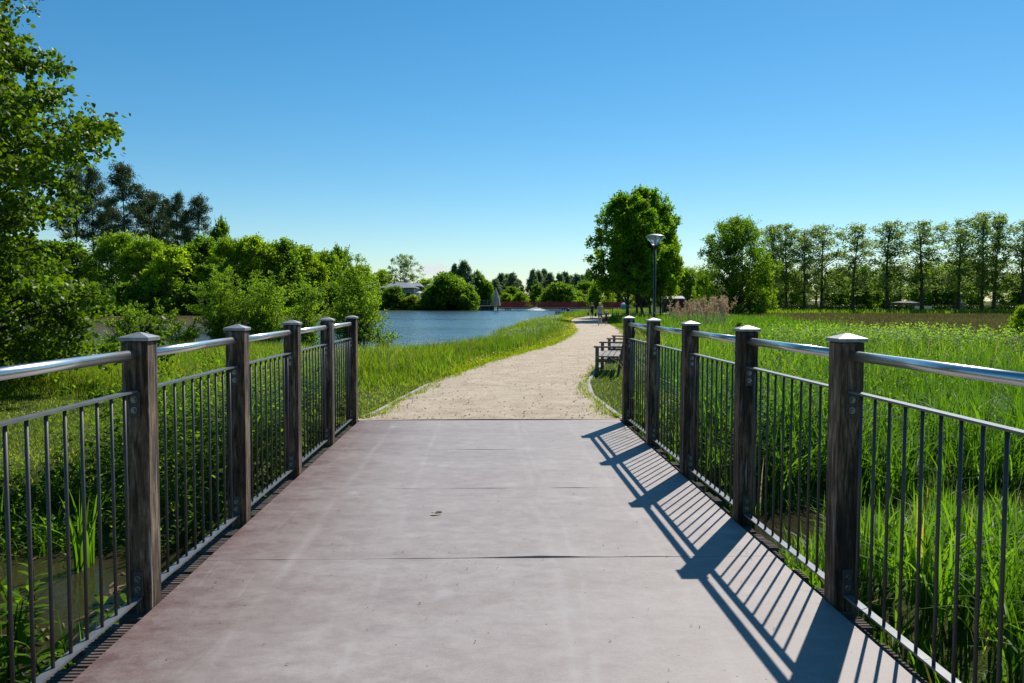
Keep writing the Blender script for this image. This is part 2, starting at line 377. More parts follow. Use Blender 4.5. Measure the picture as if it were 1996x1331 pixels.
def mk_water(name, deep, silt, sc_, strength, dist, rough, x0=None, x1=None):
    m, nt, p, out = new_mat(name)
    v = coords(nt, 'World'); vw = coords(nt, 'World', (1.0, .55, 1))
    f = noise(nt, v, .09, 4)
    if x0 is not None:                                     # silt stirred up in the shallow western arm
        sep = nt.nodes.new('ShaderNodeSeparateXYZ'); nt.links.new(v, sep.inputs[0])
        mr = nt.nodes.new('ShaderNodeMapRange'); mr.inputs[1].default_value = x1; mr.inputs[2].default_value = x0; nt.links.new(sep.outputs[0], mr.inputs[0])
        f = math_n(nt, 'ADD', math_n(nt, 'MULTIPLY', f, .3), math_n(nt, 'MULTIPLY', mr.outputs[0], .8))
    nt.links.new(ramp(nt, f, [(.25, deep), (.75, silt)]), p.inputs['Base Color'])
    mrr = nt.nodes.new('ShaderNodeMapRange'); mrr.inputs[1].default_value = .35; mrr.inputs[2].default_value = .65; mrr.inputs[3].default_value = rough * .75; mrr.inputs[4].default_value = rough * 1.3
    nt.links.new(noise(nt, coords(nt, 'World', (.35, 1, 1)), .10, 4, .6), mrr.inputs[0]); nt.links.new(mrr.outputs[0], p.inputs['Roughness']); p.inputs['IOR'].default_value = 1.36
    h = math_n(nt, 'ADD', noise(nt, vw, sc_, 5, .6, .4), math_n(nt, 'MULTIPLY', noise(nt, vw, sc_ * .22, 3, .5), 1.2))
    bump(nt, p, h, strength, dist)
    return m
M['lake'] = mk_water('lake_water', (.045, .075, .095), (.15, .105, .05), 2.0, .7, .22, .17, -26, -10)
M['stream'] = mk_water('stream_water', (.018, .016, .010), (.05, .038, .02), 9, .25, .02, .05)

# ------------------------------------------------------------------ terrain
PL = np.array([(-1.66,-12),(-1.66,10.3),(-1.5,11),(-1.0,15.4),(.14,21),(2.5,29.8),(3.95,38),(5.05,45.5),(5.9,53),(6.7,62),(7.3,70),(8.7,80),(11.2,90),(16,102),(24,112),(36,120),(60,128)])
PR = np.array([(1.73,-12),(1.73,10.3),(1.68,13.1),(1.9,15.4),(2.2,17),(3.1,21.2),(5.0,29),(6.6,38),(7.9,47),(8.95,58),(9.6,66),(10.7,76),(12.6,88),(17,97),(25,106),(37,113),(60,120)])
xL = lambda y: np.interp(y, PL[:, 1], PL[:, 0]); xR = lambda y: np.interp(y, PR[:, 1], PR[:, 0])
zp = lambda y: -0.42 + 0.42 * np.exp(-np.maximum(y, 0) * 0.0062 / 0.42 * 1.0) if False else np.where(y < 50, -0.0062 * np.maximum(y, -20), -0.31 - 0.09 * (1 - np.exp(-(y - 50) * 0.069)))
LAKE = np.array([(-5.2,28.2),(-3.4,26.2),(-.7,31),(.9,47),(4.4,75),(7.8,93),(11,112),(16,135),(26,150),(27,172),(10,180),(-2,178),(-6,160),(-2,154),(-13,153),(-25,152),(-25,130),(-27,112),(-34,108),(-52,105),(-80,100),(-100,80),(-90,50),(-60,32),(-17,31),(-9,28.5)])
STREAM = np.array([(-60,22),(-30,7),(-12,4.2),(-3,5.5),(0,6.1),(3.5,6.85),(8,8.4),(14,9.6),(26,9),(60,6)])
def seg_dist(x, y, poly, closed):
    d = np.full(np.shape(x), 1e9); n = len(poly)
    for i in range(n if closed else n - 1):
        a, b = poly[i], poly[(i + 1) % n]; e = b - a
        t = np.clip(((x - a[0]) * e[0] + (y - a[1]) * e[1]) / (e @ e), 0, 1)
        d = np.minimum(d, np.hypot(x - a[0] - t * e[0], y - a[1] - t * e[1]))
    return d
def lake_s(x, y):                      # signed distance, negative inside the lake
    d = seg_dist(x, y, LAKE, True); ins = np.zeros(np.shape(x), bool); n = len(LAKE)
    for i in range(n):
        a, b = LAKE[i], LAKE[(i + 1) % n]
        c = ((a[1] > y) != (b[1] > y)) & (x < (b[0] - a[0]) * (y - a[1]) / (b[1] - a[1] + 1e-12) + a[0]); ins ^= c
    return np.where(ins, -d, d)
WATER = -0.60
def stream_s(x, y): return seg_dist(x, y, STREAM, False) - 1.25 - .25 * np.sin(x * 1.7) * np.cos(y * 1.3) + np.where(x > 0, .30, 0)
sm = lambda t: np.clip(t, 0, 1) ** 2 * (3 - 2 * np.clip(t, 0, 1))
def hgt(x, y):
    x = np.asarray(x, float); y = np.asarray(y, float)
    l, r = xL(y), xR(y); base = zp(y)
    right = sm((x - r - 1.2) / 2.5) * np.where(y < 75, 1, np.clip(1 - (y - 75) / 30, 0, 1))
    left = sm((l - x - 1.0) / 4.0)
    z = base - .035 - right * np.clip(.42 + base, .02, .4) - left * .10
    z = z + .035 * np.sin(x * .9 + 1) * np.cos(y * .7) * np.clip(np.maximum(l - x, x - r) / 3, 0, 1)
    s = stream_s(x, y); z = np.where(s < 0, -.62 + .45 * np.maximum(s, -1.2), -.62 + (z + .62) * sm(s / 1.3))
    s = lake_s(x, y); z = z + 1.1 * sm(s / 11) * sm((-9 - x) / 6) * sm((y - 98) / 8)
    z = np.where(s < 0, -.60 + .30 * np.maximum(s, -4), -.60 + (z + .60) * sm(s / 1.8))
    z = np.where((np.abs(x) < 2.2) & (y < 9.9) & (y > -2), np.minimum(z, -.45), z)
    return z
def H1(x, y): return float(hgt(np.array([x]), np.array([y]))[0])

gx = np.unique(np.concatenate([np.linspace(-1600, -200, 10), np.arange(-200, -60, 10), np.arange(-60, -18, 1.5), np.arange(-18, 24, .3), np.arange(24, 70, 1.5), np.arange(70, 200, 10), np.linspace(200, 1600, 10)]))
gy = np.unique(np.concatenate([np.linspace(-300, -20, 8), np.arange(-20, -3, 1.5), np.arange(-3, 45, .3), np.arange(45, 130, 1.2), np.arange(130, 200, 3), np.linspace(200, 2400, 16)]))
X, Y = np.meshgrid(gx, gy); Z = hgt(X, Y); nx, ny = len(gx), len(gy)
me = bpy.data.meshes.new('ground')
idx = np.arange(nx * ny).reshape(ny, nx)
q = np.stack([idx[:-1, :-1], idx[:-1, 1:], idx[1:, 1:], idx[1:, :-1]], -1).reshape(-1, 4)
me.vertices.add(nx * ny); me.vertices.foreach_set('co', np.stack([X, Y, Z], -1).astype(np.float32).ravel())
me.loops.add(q.size); me.loops.foreach_set('vertex_index', q.astype(np.int32).ravel())
me.polygons.add(len(q)); me.polygons.foreach_set('loop_start', (np.arange(len(q)) * 4).astype(np.int32))
me.update(calc_edges=True); me.polygons.foreach_set('use_smooth', [True] * len(q))
tag(link('ground', me, M['ground']), kind='structure')

def strip(name, A, B, zf, m, dz=0.0, ys=None):
    mb = MB(); n = len(A)
    for a, b in zip(A, B):
        for k in range(5):
            t = k / 4; px_, py_ = a[0] * (1 - t) + b[0] * t, a[1] * (1 - t) + b[1] * t
            mb.v.append((px_, py_, float(zf(np.array(py_))) + dz + .012 * (1 - (2 * t - 1) ** 2)))
    for i in range(n - 1):
        for k in range(4): mb.f.append((i*5+k, i*5+k+1, i*5+k+6, i*5+k+5))
    return mb.build(name, m, smooth=True)
ys = np.concatenate([[10.319], np.arange(10.5, 60, .4), np.arange(60, 118, 1.0)])
rr = np.random.default_rng(3)
wob = np.interp(ys, np.arange(10, 120, .8), rr.normal(0, .05, len(np.arange(10, 120, .8))))
A = np.stack([xL(ys) - .05 + wob * (ys > 22), ys], 1); B = np.stack([xR(ys) + .05 + wob[::-1] * (ys > 60), ys + np.clip((ys - 60) * .02, 0, 1)], 1)
tag(strip('path', A, B, zp, M['path']), kind='structure')
ysb = np.arange(-12, -1.1, .5)
tag(strip('path', np.stack([np.full_like(ysb, -1.66), ysb], 1), np.stack([np.full_like(ysb, 1.73), ysb], 1), lambda y: 0 * y - .02, M['path']), kind='structure')
# flush concrete edging along both sides of the path
def edging(pts, side):
    mb = MB(); P_ = np.array(pts)
    for i in range(len(P_)):
        t = P_[min(i+1, len(P_)-1)] - P_[max(i-1, 0)]; n = np.array([t[1], -t[0]]) / np.hypot(*t) * side
        z = float(zp(P_[i][1]))
        for o, dz in ((0, -.05), (0, .010), (.07, .012), (.07, -.05)):
            q_ = P_[i] + n * o; mb.v.append((q_[0], q_[1], z + dz))
    for i in range(len(P_) - 1):
        for k in range(3): mb.f.append((i*4+k, i*4+k+1, i*4+k+5, i*4+k+4))
    return mb.build('kerb', M['concrete'])
ye = np.arange(10.6, 15.5, .5)
tag(edging(np.stack([xL(ye) - .02, ye], 1), -1), kind='structure')
ye = np.arange(10.36, 60, .5)
tag(edging(np.stack([xR(ye) + .02, ye], 1), 1), kind='structure')

# water
def sheet(name, x0, x1, y0, y1, z, m):
    return MB().add([(x0, y0, z), (x1, y0, z), (x1, y1, z), (x0, y1, z)], [(0, 1, 2, 3)]).build(name, m)
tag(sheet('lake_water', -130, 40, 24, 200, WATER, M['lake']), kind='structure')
tag(sheet('stream_water', -70, 70, -4, 24, WATER, M['stream']), kind='structure')

# ------------------------------------------------------------------ the near bridge
SLOPE = 0.0062
bz = lambda y: -SLOPE * y
bridge = tag(empty('footbridge', (0, 4.6, 0)), 'low footbridge with worn purple-grey deck panels leading onto the gravel path', 'footbridge')
def bpart(mb, name, m, smooth=False, parent=bridge, org=(0, 4.6, 0)):
    mb.v = [(x - org[0], y - org[1], z - org[2]) for x, y, z in mb.v]
    return mb.build(name, m, parent, smooth)
seams = [-1.0, 1.02, 2.86, 4.66, 6.46, 8.2, 10.32]
rr = np.random.default_rng(11)
for a, b in zip(seams[:-1], seams[1:]):
    mb = MB(); nxp, nyp = 24, 6
    g = .0022
    lift = rr.normal(0, .004, nxp + 1); lift = np.convolve(lift, [.25, .5, .25], 'same')
    xs_ = np.linspace(-1.645, 1.722, nxp + 1)
    vs = []
    for dz in (0, -.02):
        for j in range(nyp + 1):
            yy = a + g + (b - a - 2 * g) * j / nyp
            for i in range(nxp + 1):
                edge = (1 - j / nyp) ** 3
                bow = .008 * math.exp(-((xs_[i] - .25) / .5) ** 2) * edge if abs(a - 4.66) < .1 else 0
                vs.append((xs_[i], yy, bz(yy) + dz + lift[i] * edge * .6 + bow))
    fs = []; n1 = (nxp + 1) * (nyp + 1); W_ = nxp + 1
    for j in range(nyp):
        for i in range(nxp):
            k = j * W_ + i; fs += [(k, k+1, k+W_+1, k+W_), (n1+k, n1+k+W_, n1+k+W_+1, n1+k+1)]
    for i in range(nxp):
        fs += [(i, n1+i, n1+i+1, i+1), (nyp*W_+i, nyp*W_+i+1, n1+nyp*W_+i+1, n1+nyp*W_+i)]
    for j in range(nyp):
        fs += [(j*W_, (j+1)*W_, n1+(j+1)*W_, n1+j*W_), (j*W_+nxp, n1+j*W_+nxp, n1+(j+1)*W_+nxp, (j+1)*W_+nxp)]
    mb.add(vs, fs); bpart(mb, 'deck_panel', M['deck'])
def plank_mesh(x0, x1, y0, wd, z):
    mb = MB(); ng = 5; prof = []
    for k in range(ng):                                   # grooves run along the plank
        u0, u1 = k / ng, (k + 1) / ng
        prof += [(u0 * wd, -.010), (u0 * wd + .006, 0), (u1 * wd - .008, 0)]
    prof += [(wd, -.010), (wd, -.055), (0, -.055)]
    n = len(prof)
    for x in (x0, x1):
        for (u, dz) in prof: mb.v.append((x, y0 + u, z + dz))
    for k in range(n): mb.f.append((k, n + k, n + (k + 1) % n, (k + 1) % n))
    mb.f.append(tuple(range(n))); mb.f.append(tuple(range(n, 2 * n))[::-1])
    return mb
y = -1.0; rr = random.Random(4)
while y < 10.15:
    wd = .145 + rr.uniform(-.006, .006)
    bpart(plank_mesh(-1.80 + rr.uniform(-.035, .05), 1.815 + rr.uniform(-.05, .03), y, wd, bz(y) - .0235 - rr.uniform(0, .006)), 'plank', M['plank'])
    y += wd + (rr.choice([.006, .008, .012, .05]))
for x in (-1.35, 0.0, 1.4): bpart(MB().box((x, 4.66, -.25), (.16, 11.3, .26)), 'beam', M['plank'])
bpart(MB().box((0, 10.42, -.20), (3.6, .10, .26)), 'end_board', M['plank'])

POST_W, POST_H, S_P = .125, 1.317, 1.543
def post_parts(side, x0, y0):
    z0 = bz(y0); cx, cy_ = x0 + side * POST_W / 2, y0 + POST_W / 2
    pm = MB().box((0, 0, (POST_H - .42) / 2 ), (POST_W, POST_W, POST_H + .42), b=.006)
    return cx, cy_, z0, pm
CAP = MB()
c_ = POST_W / 2 + .011
CAP.add([(-c_,-c_,0),(c_,-c_,0),(c_,c_,0),(-c_,c_,0),(-c_,-c_,.017),(c_,-c_,.017),(c_,c_,.017),(-c_,c_,.017),(-.008,-.008,.040),(.008,-.008,.040),(.008,.008,.040),(-.008,.008,.040)],
        [(0,3,2,1),(0,1,5,4),(1,2,6,5),(2,3,7,6),(3,0,4,7),(4,5,9,8),(5,6,10,9),(6,7,11,10),(7,4,8,11),(8,9,10,11)])
CAP_ME = CAP.mesh('post_cap'); CAP_ME.materials.append(M['cap'])
BR = MB().box((0, 0, 0), (.050, .007, .125), b=.002)
BR_ME = BR.mesh('bracket'); BR_ME.materials.append(M['bar'])
BO = MB()
for z in (-.026, .026):
    BO.tube([(0, .0, z), (0, -.005, z)], .017, 12); BO.tube([(0, -.005, z), (0, -.018, z)], [.0125, .0105], 6)
BO_ME = BO.mesh('bolts'); BO_ME.materials.append(M['bolt'])
NB = 10
BAL_ME = MB().tube([(0, 0, 0), (0, 0, 1.02)], .0078, 8).mesh('baluster', True); BAL_ME.materials.append(M['bar'])
rails = {}
def railing(side, x0, y1, label):
    t = tag(empty('bridge_railing', (x0, y1, 0)), label, 'railing', 'railings of the footbridge')
    pme = None; org = Vector((x0, y1, 0))
    for i in range(-3, 5):
        y0 = y1 + i * S_P
        cx, cy_, z0, pm = post_parts(side, x0, y0)
        rnd = random.Random(int(y0 * 100) + side)
        if pme is None: pme = pm.mesh('post'); pme.materials.append(M['post'])
        p = link('post', pme, None, t, Vector((cx, cy_, z0)) - org); p.rotation_euler = (rnd.uniform(-.002, .002), rnd.uniform(-.003, .003), rnd.uniform(-.02, .02))
        link('post_cap', CAP_ME, None, p, (0, 0, POST_H + .0025))
        for sy in (-1, 1):
            if (i == -3 and sy < 0) or (i == 4 and sy > 0): continue
            for zc in (1.075 - .066, .055 + .068):
                link('bracket', BR_ME, None, p, (0, sy * (POST_W / 2 + .0036), zc), 0 if sy < 0 else math.pi)
                link('bolts', BO_ME, None, p, (0, sy * (POST_W / 2 + .0072), zc), 0 if sy < 0 else math.pi)
        if i < 4:
            ya, yb = y0 + POST_W, y0 + S_P
            L_ = yb - ya; xm = cx
            hr = MB().tube([(0, -.02, 0), (0, L_ + .02, -SLOPE * L_)], .0245, 20)
            link('handrail', hr.mesh('handrail', True), M['steel'], t, Vector((xm, ya, bz(ya) + 1.252)) - org)
            for nm, zc in (('bottom_rail', .055), ('top_rail', 1.075)):
                fr = MB().add([(sx * .021, yy, zc + dz - SLOPE * (yy)) for yy in (-.0005, L_ + .0005) for sx in (-1, 1) for dz in (-.005, .005)],
                              [(0, 1, 3, 2), (4, 6, 7, 5), (0, 4, 5, 1), (2, 3, 7, 6), (1, 5, 7, 3), (0, 2, 6, 4)])
                fo = link(nm, fr.mesh(nm), M['rail'], t, Vector((xm, ya, bz(ya))) - org)
            mg = .105; stp = (L_ - 2 * mg) / (NB - 1)
            for k in range(NB):
                yy = mg + stp * k
                link('baluster', BAL_ME, None, fo, (rnd.uniform(-.001, .001), yy, .056 - SLOPE * yy - .003))
    return t
railing(-1, -1.652, 3.92, 'timber-post railing with steel handrail on the lake side of the bridge deck')
railing(1, 1.731, 3.86, 'timber-post railing with steel handrail on the reed side, casting its shadow on the deck')

# a dry leaf, and crumbs lying on the deck
def deck_leaf(x, y, s, rz, label):
    rng = np.random.default_rng(5); mb = MB(); n = 14
    for k in range(n):
        a = 2 * math.pi * k / n; r_ = s * (1 + .25 * math.sin(3 * a + 1)) * (1 if k % 2 else .82)
        mb.v.append((r_ * math.cos(a), r_ * .45 * math.sin(a), .006 + .014 * abs(math.sin(a * 1.5))))
    mb.v.append((0, 0, .004)); mb.v.append((0, 0, .006))
    for k in range(n): mb.f.append((k, (k + 1) % n, n)); 
    o = mb.build('dry_leaf', M['straw'], loc=(x, y, bz(y) + .004), rz=rz)
    tag(o, label, 'leaf')
deck_leaf(-.36, 5.64, .042, .3, 'curled pale dry leaf lying in the middle of the bridge deck')
rng = np.random.default_rng(8); n = 230
P = np.stack([rng.uniform(-1.5, 1.6, n), rng.uniform(2.2, 10, n), np.zeros(n)], 1); P[:, 2] = -SLOPE * P[:, 1] + .006
an = rng.uniform(0, 6.28, n)
me = leaves('crumbs', P, np.stack([np.cos(an), np.sin(an), rng.uniform(-.1, .3, n)], 1), np.tile([0, 0, 1.0], (n, 1)), rng.uniform(.006, .022, n), rng.uniform(.003, .009, n), rng.uniform(0, .7, n), M['litter'])
tag(link('leaf_litter', me), 'tiny dark crumbs of leaf and twig scattered over the deck', 'litter', kind='stuff')

# ------------------------------------------------------------------ ground cover
def scatter(rng, n, x0, x1, y0, y1, keep, power=1.0):
    x = rng.uniform(x0, x1, n); y = y0 + (y1 - y0) * rng.random(n) ** power
    k = keep(x, y); x, y = x[k], y[k]
    return np.stack([x, y, hgt(x, y)], 1)
def vnoise(x, y, s, seed=0):                              # cheap smooth noise for patchiness, 0..1
    r_ = np.random.default_rng(seed); v = 0
    for k in range(5):
        a, b, c = r_.uniform(-1, 1, 3); v = v + np.sin((x * a + y * b) * s * (1 + k * .6) + c * 9) / (1 + .5 * k)
    return np.clip(.5 + v * .22, 0, 1)
def offpath(x, y, m=.1): return (x < xL(y) - m) | (x > xR(y) + m)
def offbridge(x, y, m=.2): return ~((x > -1.72 - m) & (x < 1.85 + m) & (y < 10.4) & (y > -2))
def tufts(rng, P, per, spread):
    N = len(P); B_ = np.repeat(P, per, 0); B_[:, :2] += rng.normal(0, spread, (N * per, 2)); return B_
def put(name, me, label, cat): return tag(link(name, me), label, cat, kind='stuff')

# mown lawn on the left
rng = np.random.default_rng(21)
P = scatter(rng, 150000, -17, 0, 7.2, 27, lambda x, y: (x < xL(y) - .05) & offbridge(x, y, .0) & (stream_s(x, y) > .25) & (lake_s(x, y) > .8), 1.25)
pn = vnoise(P[:, 0], P[:, 1], 1.1, 5); n = len(P)
tall = sm((P[:, 1] - 13.5 - 1.5 * pn) / 3) * .34 + .05
tall = np.where((P[:, 0] > xL(P[:, 1]) - 1.6), np.minimum(tall, .05 + .10 * np.clip(xL(P[:, 1]) - P[:, 0], 0, 2)), tall)
h = tall * rng.uniform(.6, 1.35, n)
put('lawn_grass', blades('lawn_grass', P, h, rng.uniform(.006, .012, n) * (1 + P[:, 1] / 30), rng.uniform(.15, .9, n), rng.uniform(0, 6.28, n), M['lawn'], np.clip(.15 + .7 * pn + rng.normal(0, .18, n), 0, 1), 2, rng.normal(0, .8, n)),
    'short yellow-green lawn between the stream and the lake shore', 'grass')
# tall grass on the lake bank, left side and along the path
rng = np.random.default_rng(22)
def bankkeep(x, y): return (x < xL(y) - .35 - .25 * np.clip((20 - y) / 5, 0, 4)) & (lake_s(x, y) > -.15) & (y > 14) & (stream_s(x, y) > 1)
P1 = scatter(rng, 70000, -22, 2, 14, 36, bankkeep); P2 = scatter(rng, 60000, -4, 9, 28, 75, bankkeep); P3 = scatter(rng, 30000, 4, 30, 70, 150, lambda x, y: bankkeep(x, y) & (lake_s(x, y) < 8))
P4 = scatter(rng, 60000, -34, -9, 150, 176, lambda x, y: lake_s(x, y) > .1)
P = np.concatenate([P1, P2, P3, P4]); n = len(P); pn = vnoise(P[:, 0], P[:, 1], .6, 7)
dpath = xL(P[:, 1]) - P[:, 0]
h = np.clip(.10 + .22 * dpath, .08, .48) * (.7 + .6 * pn) * rng.uniform(.6, 1.3, n) * np.where(P[:, 1] < 17, .55, 1) * np.where((P[:, 1] > 149) & (P[:, 0] < -8), .5, 1)
put('bank_grass', blades('bank_grass', P, h, rng.uniform(.008, .016, n) * (1 + P[:, 1] / 28), rng.uniform(.1, .7, n), rng.uniform(0, 6.28, n), M['bank'], np.clip(.1 + .65 * pn + rng.normal(0, .2, n), 0, 1), 2, rng.normal(0, .8, n)),
    'tall green grass on the bank between the gravel path and the lake', 'grass')
# yellow-flowering short verge hugging the bend of the path
rng = np.random.default_rng(23)
yv = 17 + 63 * rng.random(26000) ** .9; off = rng.random(26000) ** 1.3 * (.35 + .75 * np.clip((yv - 24) / 20, 0, 1)); xv = xL(yv) - .02 - off
k = lake_s(xv, yv) > .3; xv, yv = xv[k], yv[k]; n = len(xv)
P = np.stack([xv, yv, hgt(xv, yv)], 1)
put('verge_grass', blades('verge_grass', P, rng.uniform(.05, .16, n), rng.uniform(.010, .02, n) * (1 + yv / 40), rng.uniform(.1, .9, n), rng.uniform(0, 6.28, n), M['verge'], rng.random(n), 2, rng.normal(0, .8, n)),
    'yellow-green flowering verge on the inside of the path bend', 'grass')
k = rng.choice(n, 1300, replace=False); Q = P[k] + np.array([0, 0, .13]); Q[:, 2] += rng.uniform(0, .06, len(k)); nn = len(k)
an = rng.uniform(0, 6.28, nn)
put('buttercups', leaves('buttercups', Q, np.stack([np.cos(an), np.sin(an), rng.uniform(0, .6, nn)], 1), np.tile([0, 0, 1.0], (nn, 1)), .03 + Q[:, 1] * .0006, .03 + Q[:, 1] * .0006, rng.random(nn), M['butter'], simple=True),
    'yellow buttercups along the path edge', 'flowers')
# white umbels in the bank grass
rng = np.random.default_rng(24)
P = scatter(rng, 16000, -6, 8, 20, 75, lambda x, y: bankkeep(x, y) & (xL(y) - x > 1.0) & (vnoise(x, y, .5, 9) > .55))
P = P[:520]; c = tufts(rng, P, 6, .05); n = len(c); c[:, 2] += .42 + rng.normal(0, .05, n); an = rng.uniform(0, 6.28, n)
put('white_umbels', leaves('white_umbels', c, np.stack([np.cos(an), np.sin(an), rng.normal(0, .4, n)], 1), np.tile([0, 0, 1.0], (n, 1)), .016 + c[:, 1] * .0005, .016 + c[:, 1] * .0005, rng.random(n), M['petal'], simple=True),
    'white wildflower heads among the tall bank grass', 'flowers')
# daisies in the lawn
P = scatter(rng, 900, -13, -3, 8.5, 15, lambda x, y: (stream_s(x, y) > 1.2) & (vnoise(x, y, .9, 4) > .5)); n = len(P); P[:, 2] += .07; an = rng.uniform(0, 6.28, n)
put('daisies', leaves('daisies', P, np.stack([np.cos(an), np.sin(an), rng.normal(0, .25, n)], 1), np.tile([0, 0, 1.0], (n, 1)), rng.uniform(.02, .035, n), rng.uniform(.02, .035, n), rng.random(n), M['petal'], simple=True),
    'small white daisies dotted over the lawn', 'flowers')

# reed grass on the wet right side
def reed_layer(seed, n, x0, x1, y0, y1, keep, per, hmin, hmax, wmin, wmax, seg, spread=.05, power=1.0, hf=None, mat='reed'):
    rng = np.random.default_rng(seed); P = scatter(rng, n, x0, x1, y0, y1, keep, power)
    pn = vnoise(P[:, 0], P[:, 1], .45, 12) * .6 + vnoise(P[:, 0], P[:, 1], 1.7, 13) * .4
    hh = np.repeat((hmin + (hmax - hmin) * np.clip(pn * 1.2 - .1, 0, 1)) * (hf(P[:, 0], P[:, 1]) if hf is not None else 1), per)
    B_ = tufts(rng, P, per, spread); N = len(B_); hh = hh * rng.uniform(.5, 1.25, N)
    t = np.repeat(pn, per)
    return blades('reed', B_, hh, rng.uniform(wmin, wmax, N), rng.uniform(.05, 1.15, N) ** 1.3, rng.uniform(0, 6.28, N), M[mat], np.clip(.2 + .5 * t + rng.normal(0, .22, N), 0, 1), seg, rng.normal(0, .6, N))
rk = lambda x, y: (x > np.maximum(xR(y) + .25, 1.95)) & offbridge(x, y, .05)
put('reed_grass', reed_layer(31, 2600, 1.9, 12, 8.0, 17, lambda x, y: rk(x, y) & (stream_s(x, y) > .1) & (y > 6.5) & ~((x < xR(y) + 1.3) & (y > 10.4)), 14, .50, .95, .014, .030, 4, .07),
    'lush broad-bladed reed grass on the far bank of the stream, right of the bridge', 'reeds')
put('reed_grass', reed_layer(32, 6500, 3.0, 26, 15, 40, lambda x, y: rk(x, y) & (x > xR(y) + 1.6) & (x < 15.5 + vnoise(x, y, .3, 3) * 3 + np.clip((y - 24) * .10, 0, 3)), 10, .55, 1.0, .018, .032, 3, .10),
    'waving green marsh grass between the bridge and the brown sedge field', 'reeds')
put('reed_grass', reed_layer(33, 7000, 6, 34, 38, 82, lambda x, y: rk(x, y) & (x > xR(y) + 1.2) & (x < 17 + vnoise(x, y, .2, 3) * 4 + np.clip((y - 38) * .16, 0, 6)), 7, .5, 1.0, .04, .07, 2, .16),
    'far marsh grass beside the reed plumes', 'reeds')
put('reed_grass', reed_layer(34, 2300, 1.95, 9, 1.5, 7.4, lambda x, y: rk(x, y) & (stream_s(x, y) > -.55) & (y < 6.0 + (x - 2) * .5), 14, .30, .62, .012, .025, 4, .06),
    'short sunlit reed blades on the near bank, right of the bridge', 'reeds')
put('reed_grass', reed_layer(35, 420, 2.0, 12, 5, 10, lambda x, y: (np.abs(stream_s(x, y) + .45) < .5), 9, .2, .5, .011, .022, 4, .05),
    'thin reed shoots standing in the stream water', 'reeds')
rng = np.random.default_rng(39)
P = scatter(rng, 2600, 1.9, 30, 2, 45, lambda x, y: rk(x, y) & (stream_s(x, y) > -.3) & (x > xR(y) + .6) & (x < 17), 1.2); P = P[:900]; n = len(P)
put('dead_stalks', blades('dead_stalks', P, rng.uniform(.35, .95, n), rng.uniform(.006, .013, n) * (1 + P[:, 1] / 14), rng.uniform(.1, 1.5, n), rng.uniform(0, 6.28, n), M['plume'], rng.random(n), 3, rng.normal(0, .8, n)),
    'dry straw-coloured stalks left over among the green reeds', 'reeds')
P = scatter(rng, 2600, -14, 6, 14, 45, bankkeep); P = P[:700]; n = len(P)
put('seed_heads', blades('seed_heads', P, rng.uniform(.45, .8, n), rng.uniform(.006, .010, n) * (1 + P[:, 1] / 14), rng.uniform(.02, .4, n), rng.uniform(0, 6.28, n), M['sedge'], rng.uniform(.5, 1, n), 3, rng.normal(0, .8, n)),
    'thin brownish seed stalks standing above the bank grass', 'grass')
# right-hand verge near the path and benches
rng = np.random.default_rng(36)
P = scatter(rng, 150000, 1.6, 22, 10.2, 100, lambda x, y: (x > xR(y) + .08) & (x < xR(y) + 2.2 + y * .03) & offbridge(x, y, 0), 1.5); n = len(P); pn = vnoise(P[:, 0], P[:, 1], .9, 15)
dd = P[:, 0] - xR(P[:, 1])
put('verge_lawn', blades('verge_lawn', P, np.clip(.05 + .08 * dd, .05, .30) * rng.uniform(.6, 1.4, n), rng.uniform(.006, .013, n) * (1 + P[:, 1] / 25), rng.uniform(.15, .9, n), rng.uniform(0, 6.28, n), M['lawn'], np.clip(.05 + .6 * pn + rng.normal(0, .18, n), 0, 1), 2, rng.normal(0, .8, n)),
    'green verge beside the benches and the lamp post', 'grass')
rng = np.random.default_rng(42); n = 5200; yv = 10.5 + 40 * rng.random(n) ** 1.6; sd = rng.random(n) < .5
ed = np.abs(rng.normal(0, .10, n)) * (vnoise(yv * 3, yv, .9, 44) > .45) + rng.normal(0, .03, n)
xv = np.where(sd, xL(yv) + ed, xR(yv) - ed); P = np.stack([xv, yv, zp(yv) - .005], 1)
put('edge_grass', blades('edge_grass', P, rng.uniform(.03, .10, n), rng.uniform(.006, .011, n) * (1 + yv / 25), rng.uniform(.3, 1.2, n), rng.uniform(0, 6.28, n), M['lawn'], rng.random(n), 2, rng.normal(0, .8, n)),
    'tufts of grass creeping over the edges of the gravel path', 'grass')
n = 1500; yv = 10.4 + 20 * rng.random(n) ** 1.7; P = np.stack([xL(yv) + (xR(yv) - xL(yv)) * rng.random(n), yv, zp(yv) + .008], 1); an = rng.uniform(0, 6.28, n)
put('loose_stones', leaves('loose_stones', P, np.stack([np.cos(an), np.sin(an), rng.normal(0, .3, n)], 1), np.tile([0, 0, 1.0], (n, 1)), rng.uniform(.012, .04, n), rng.uniform(.01, .03, n), rng.random(n), M['pebble'], fold=.6),
    'small loose pebbles on the gravel path', 'pebbles')
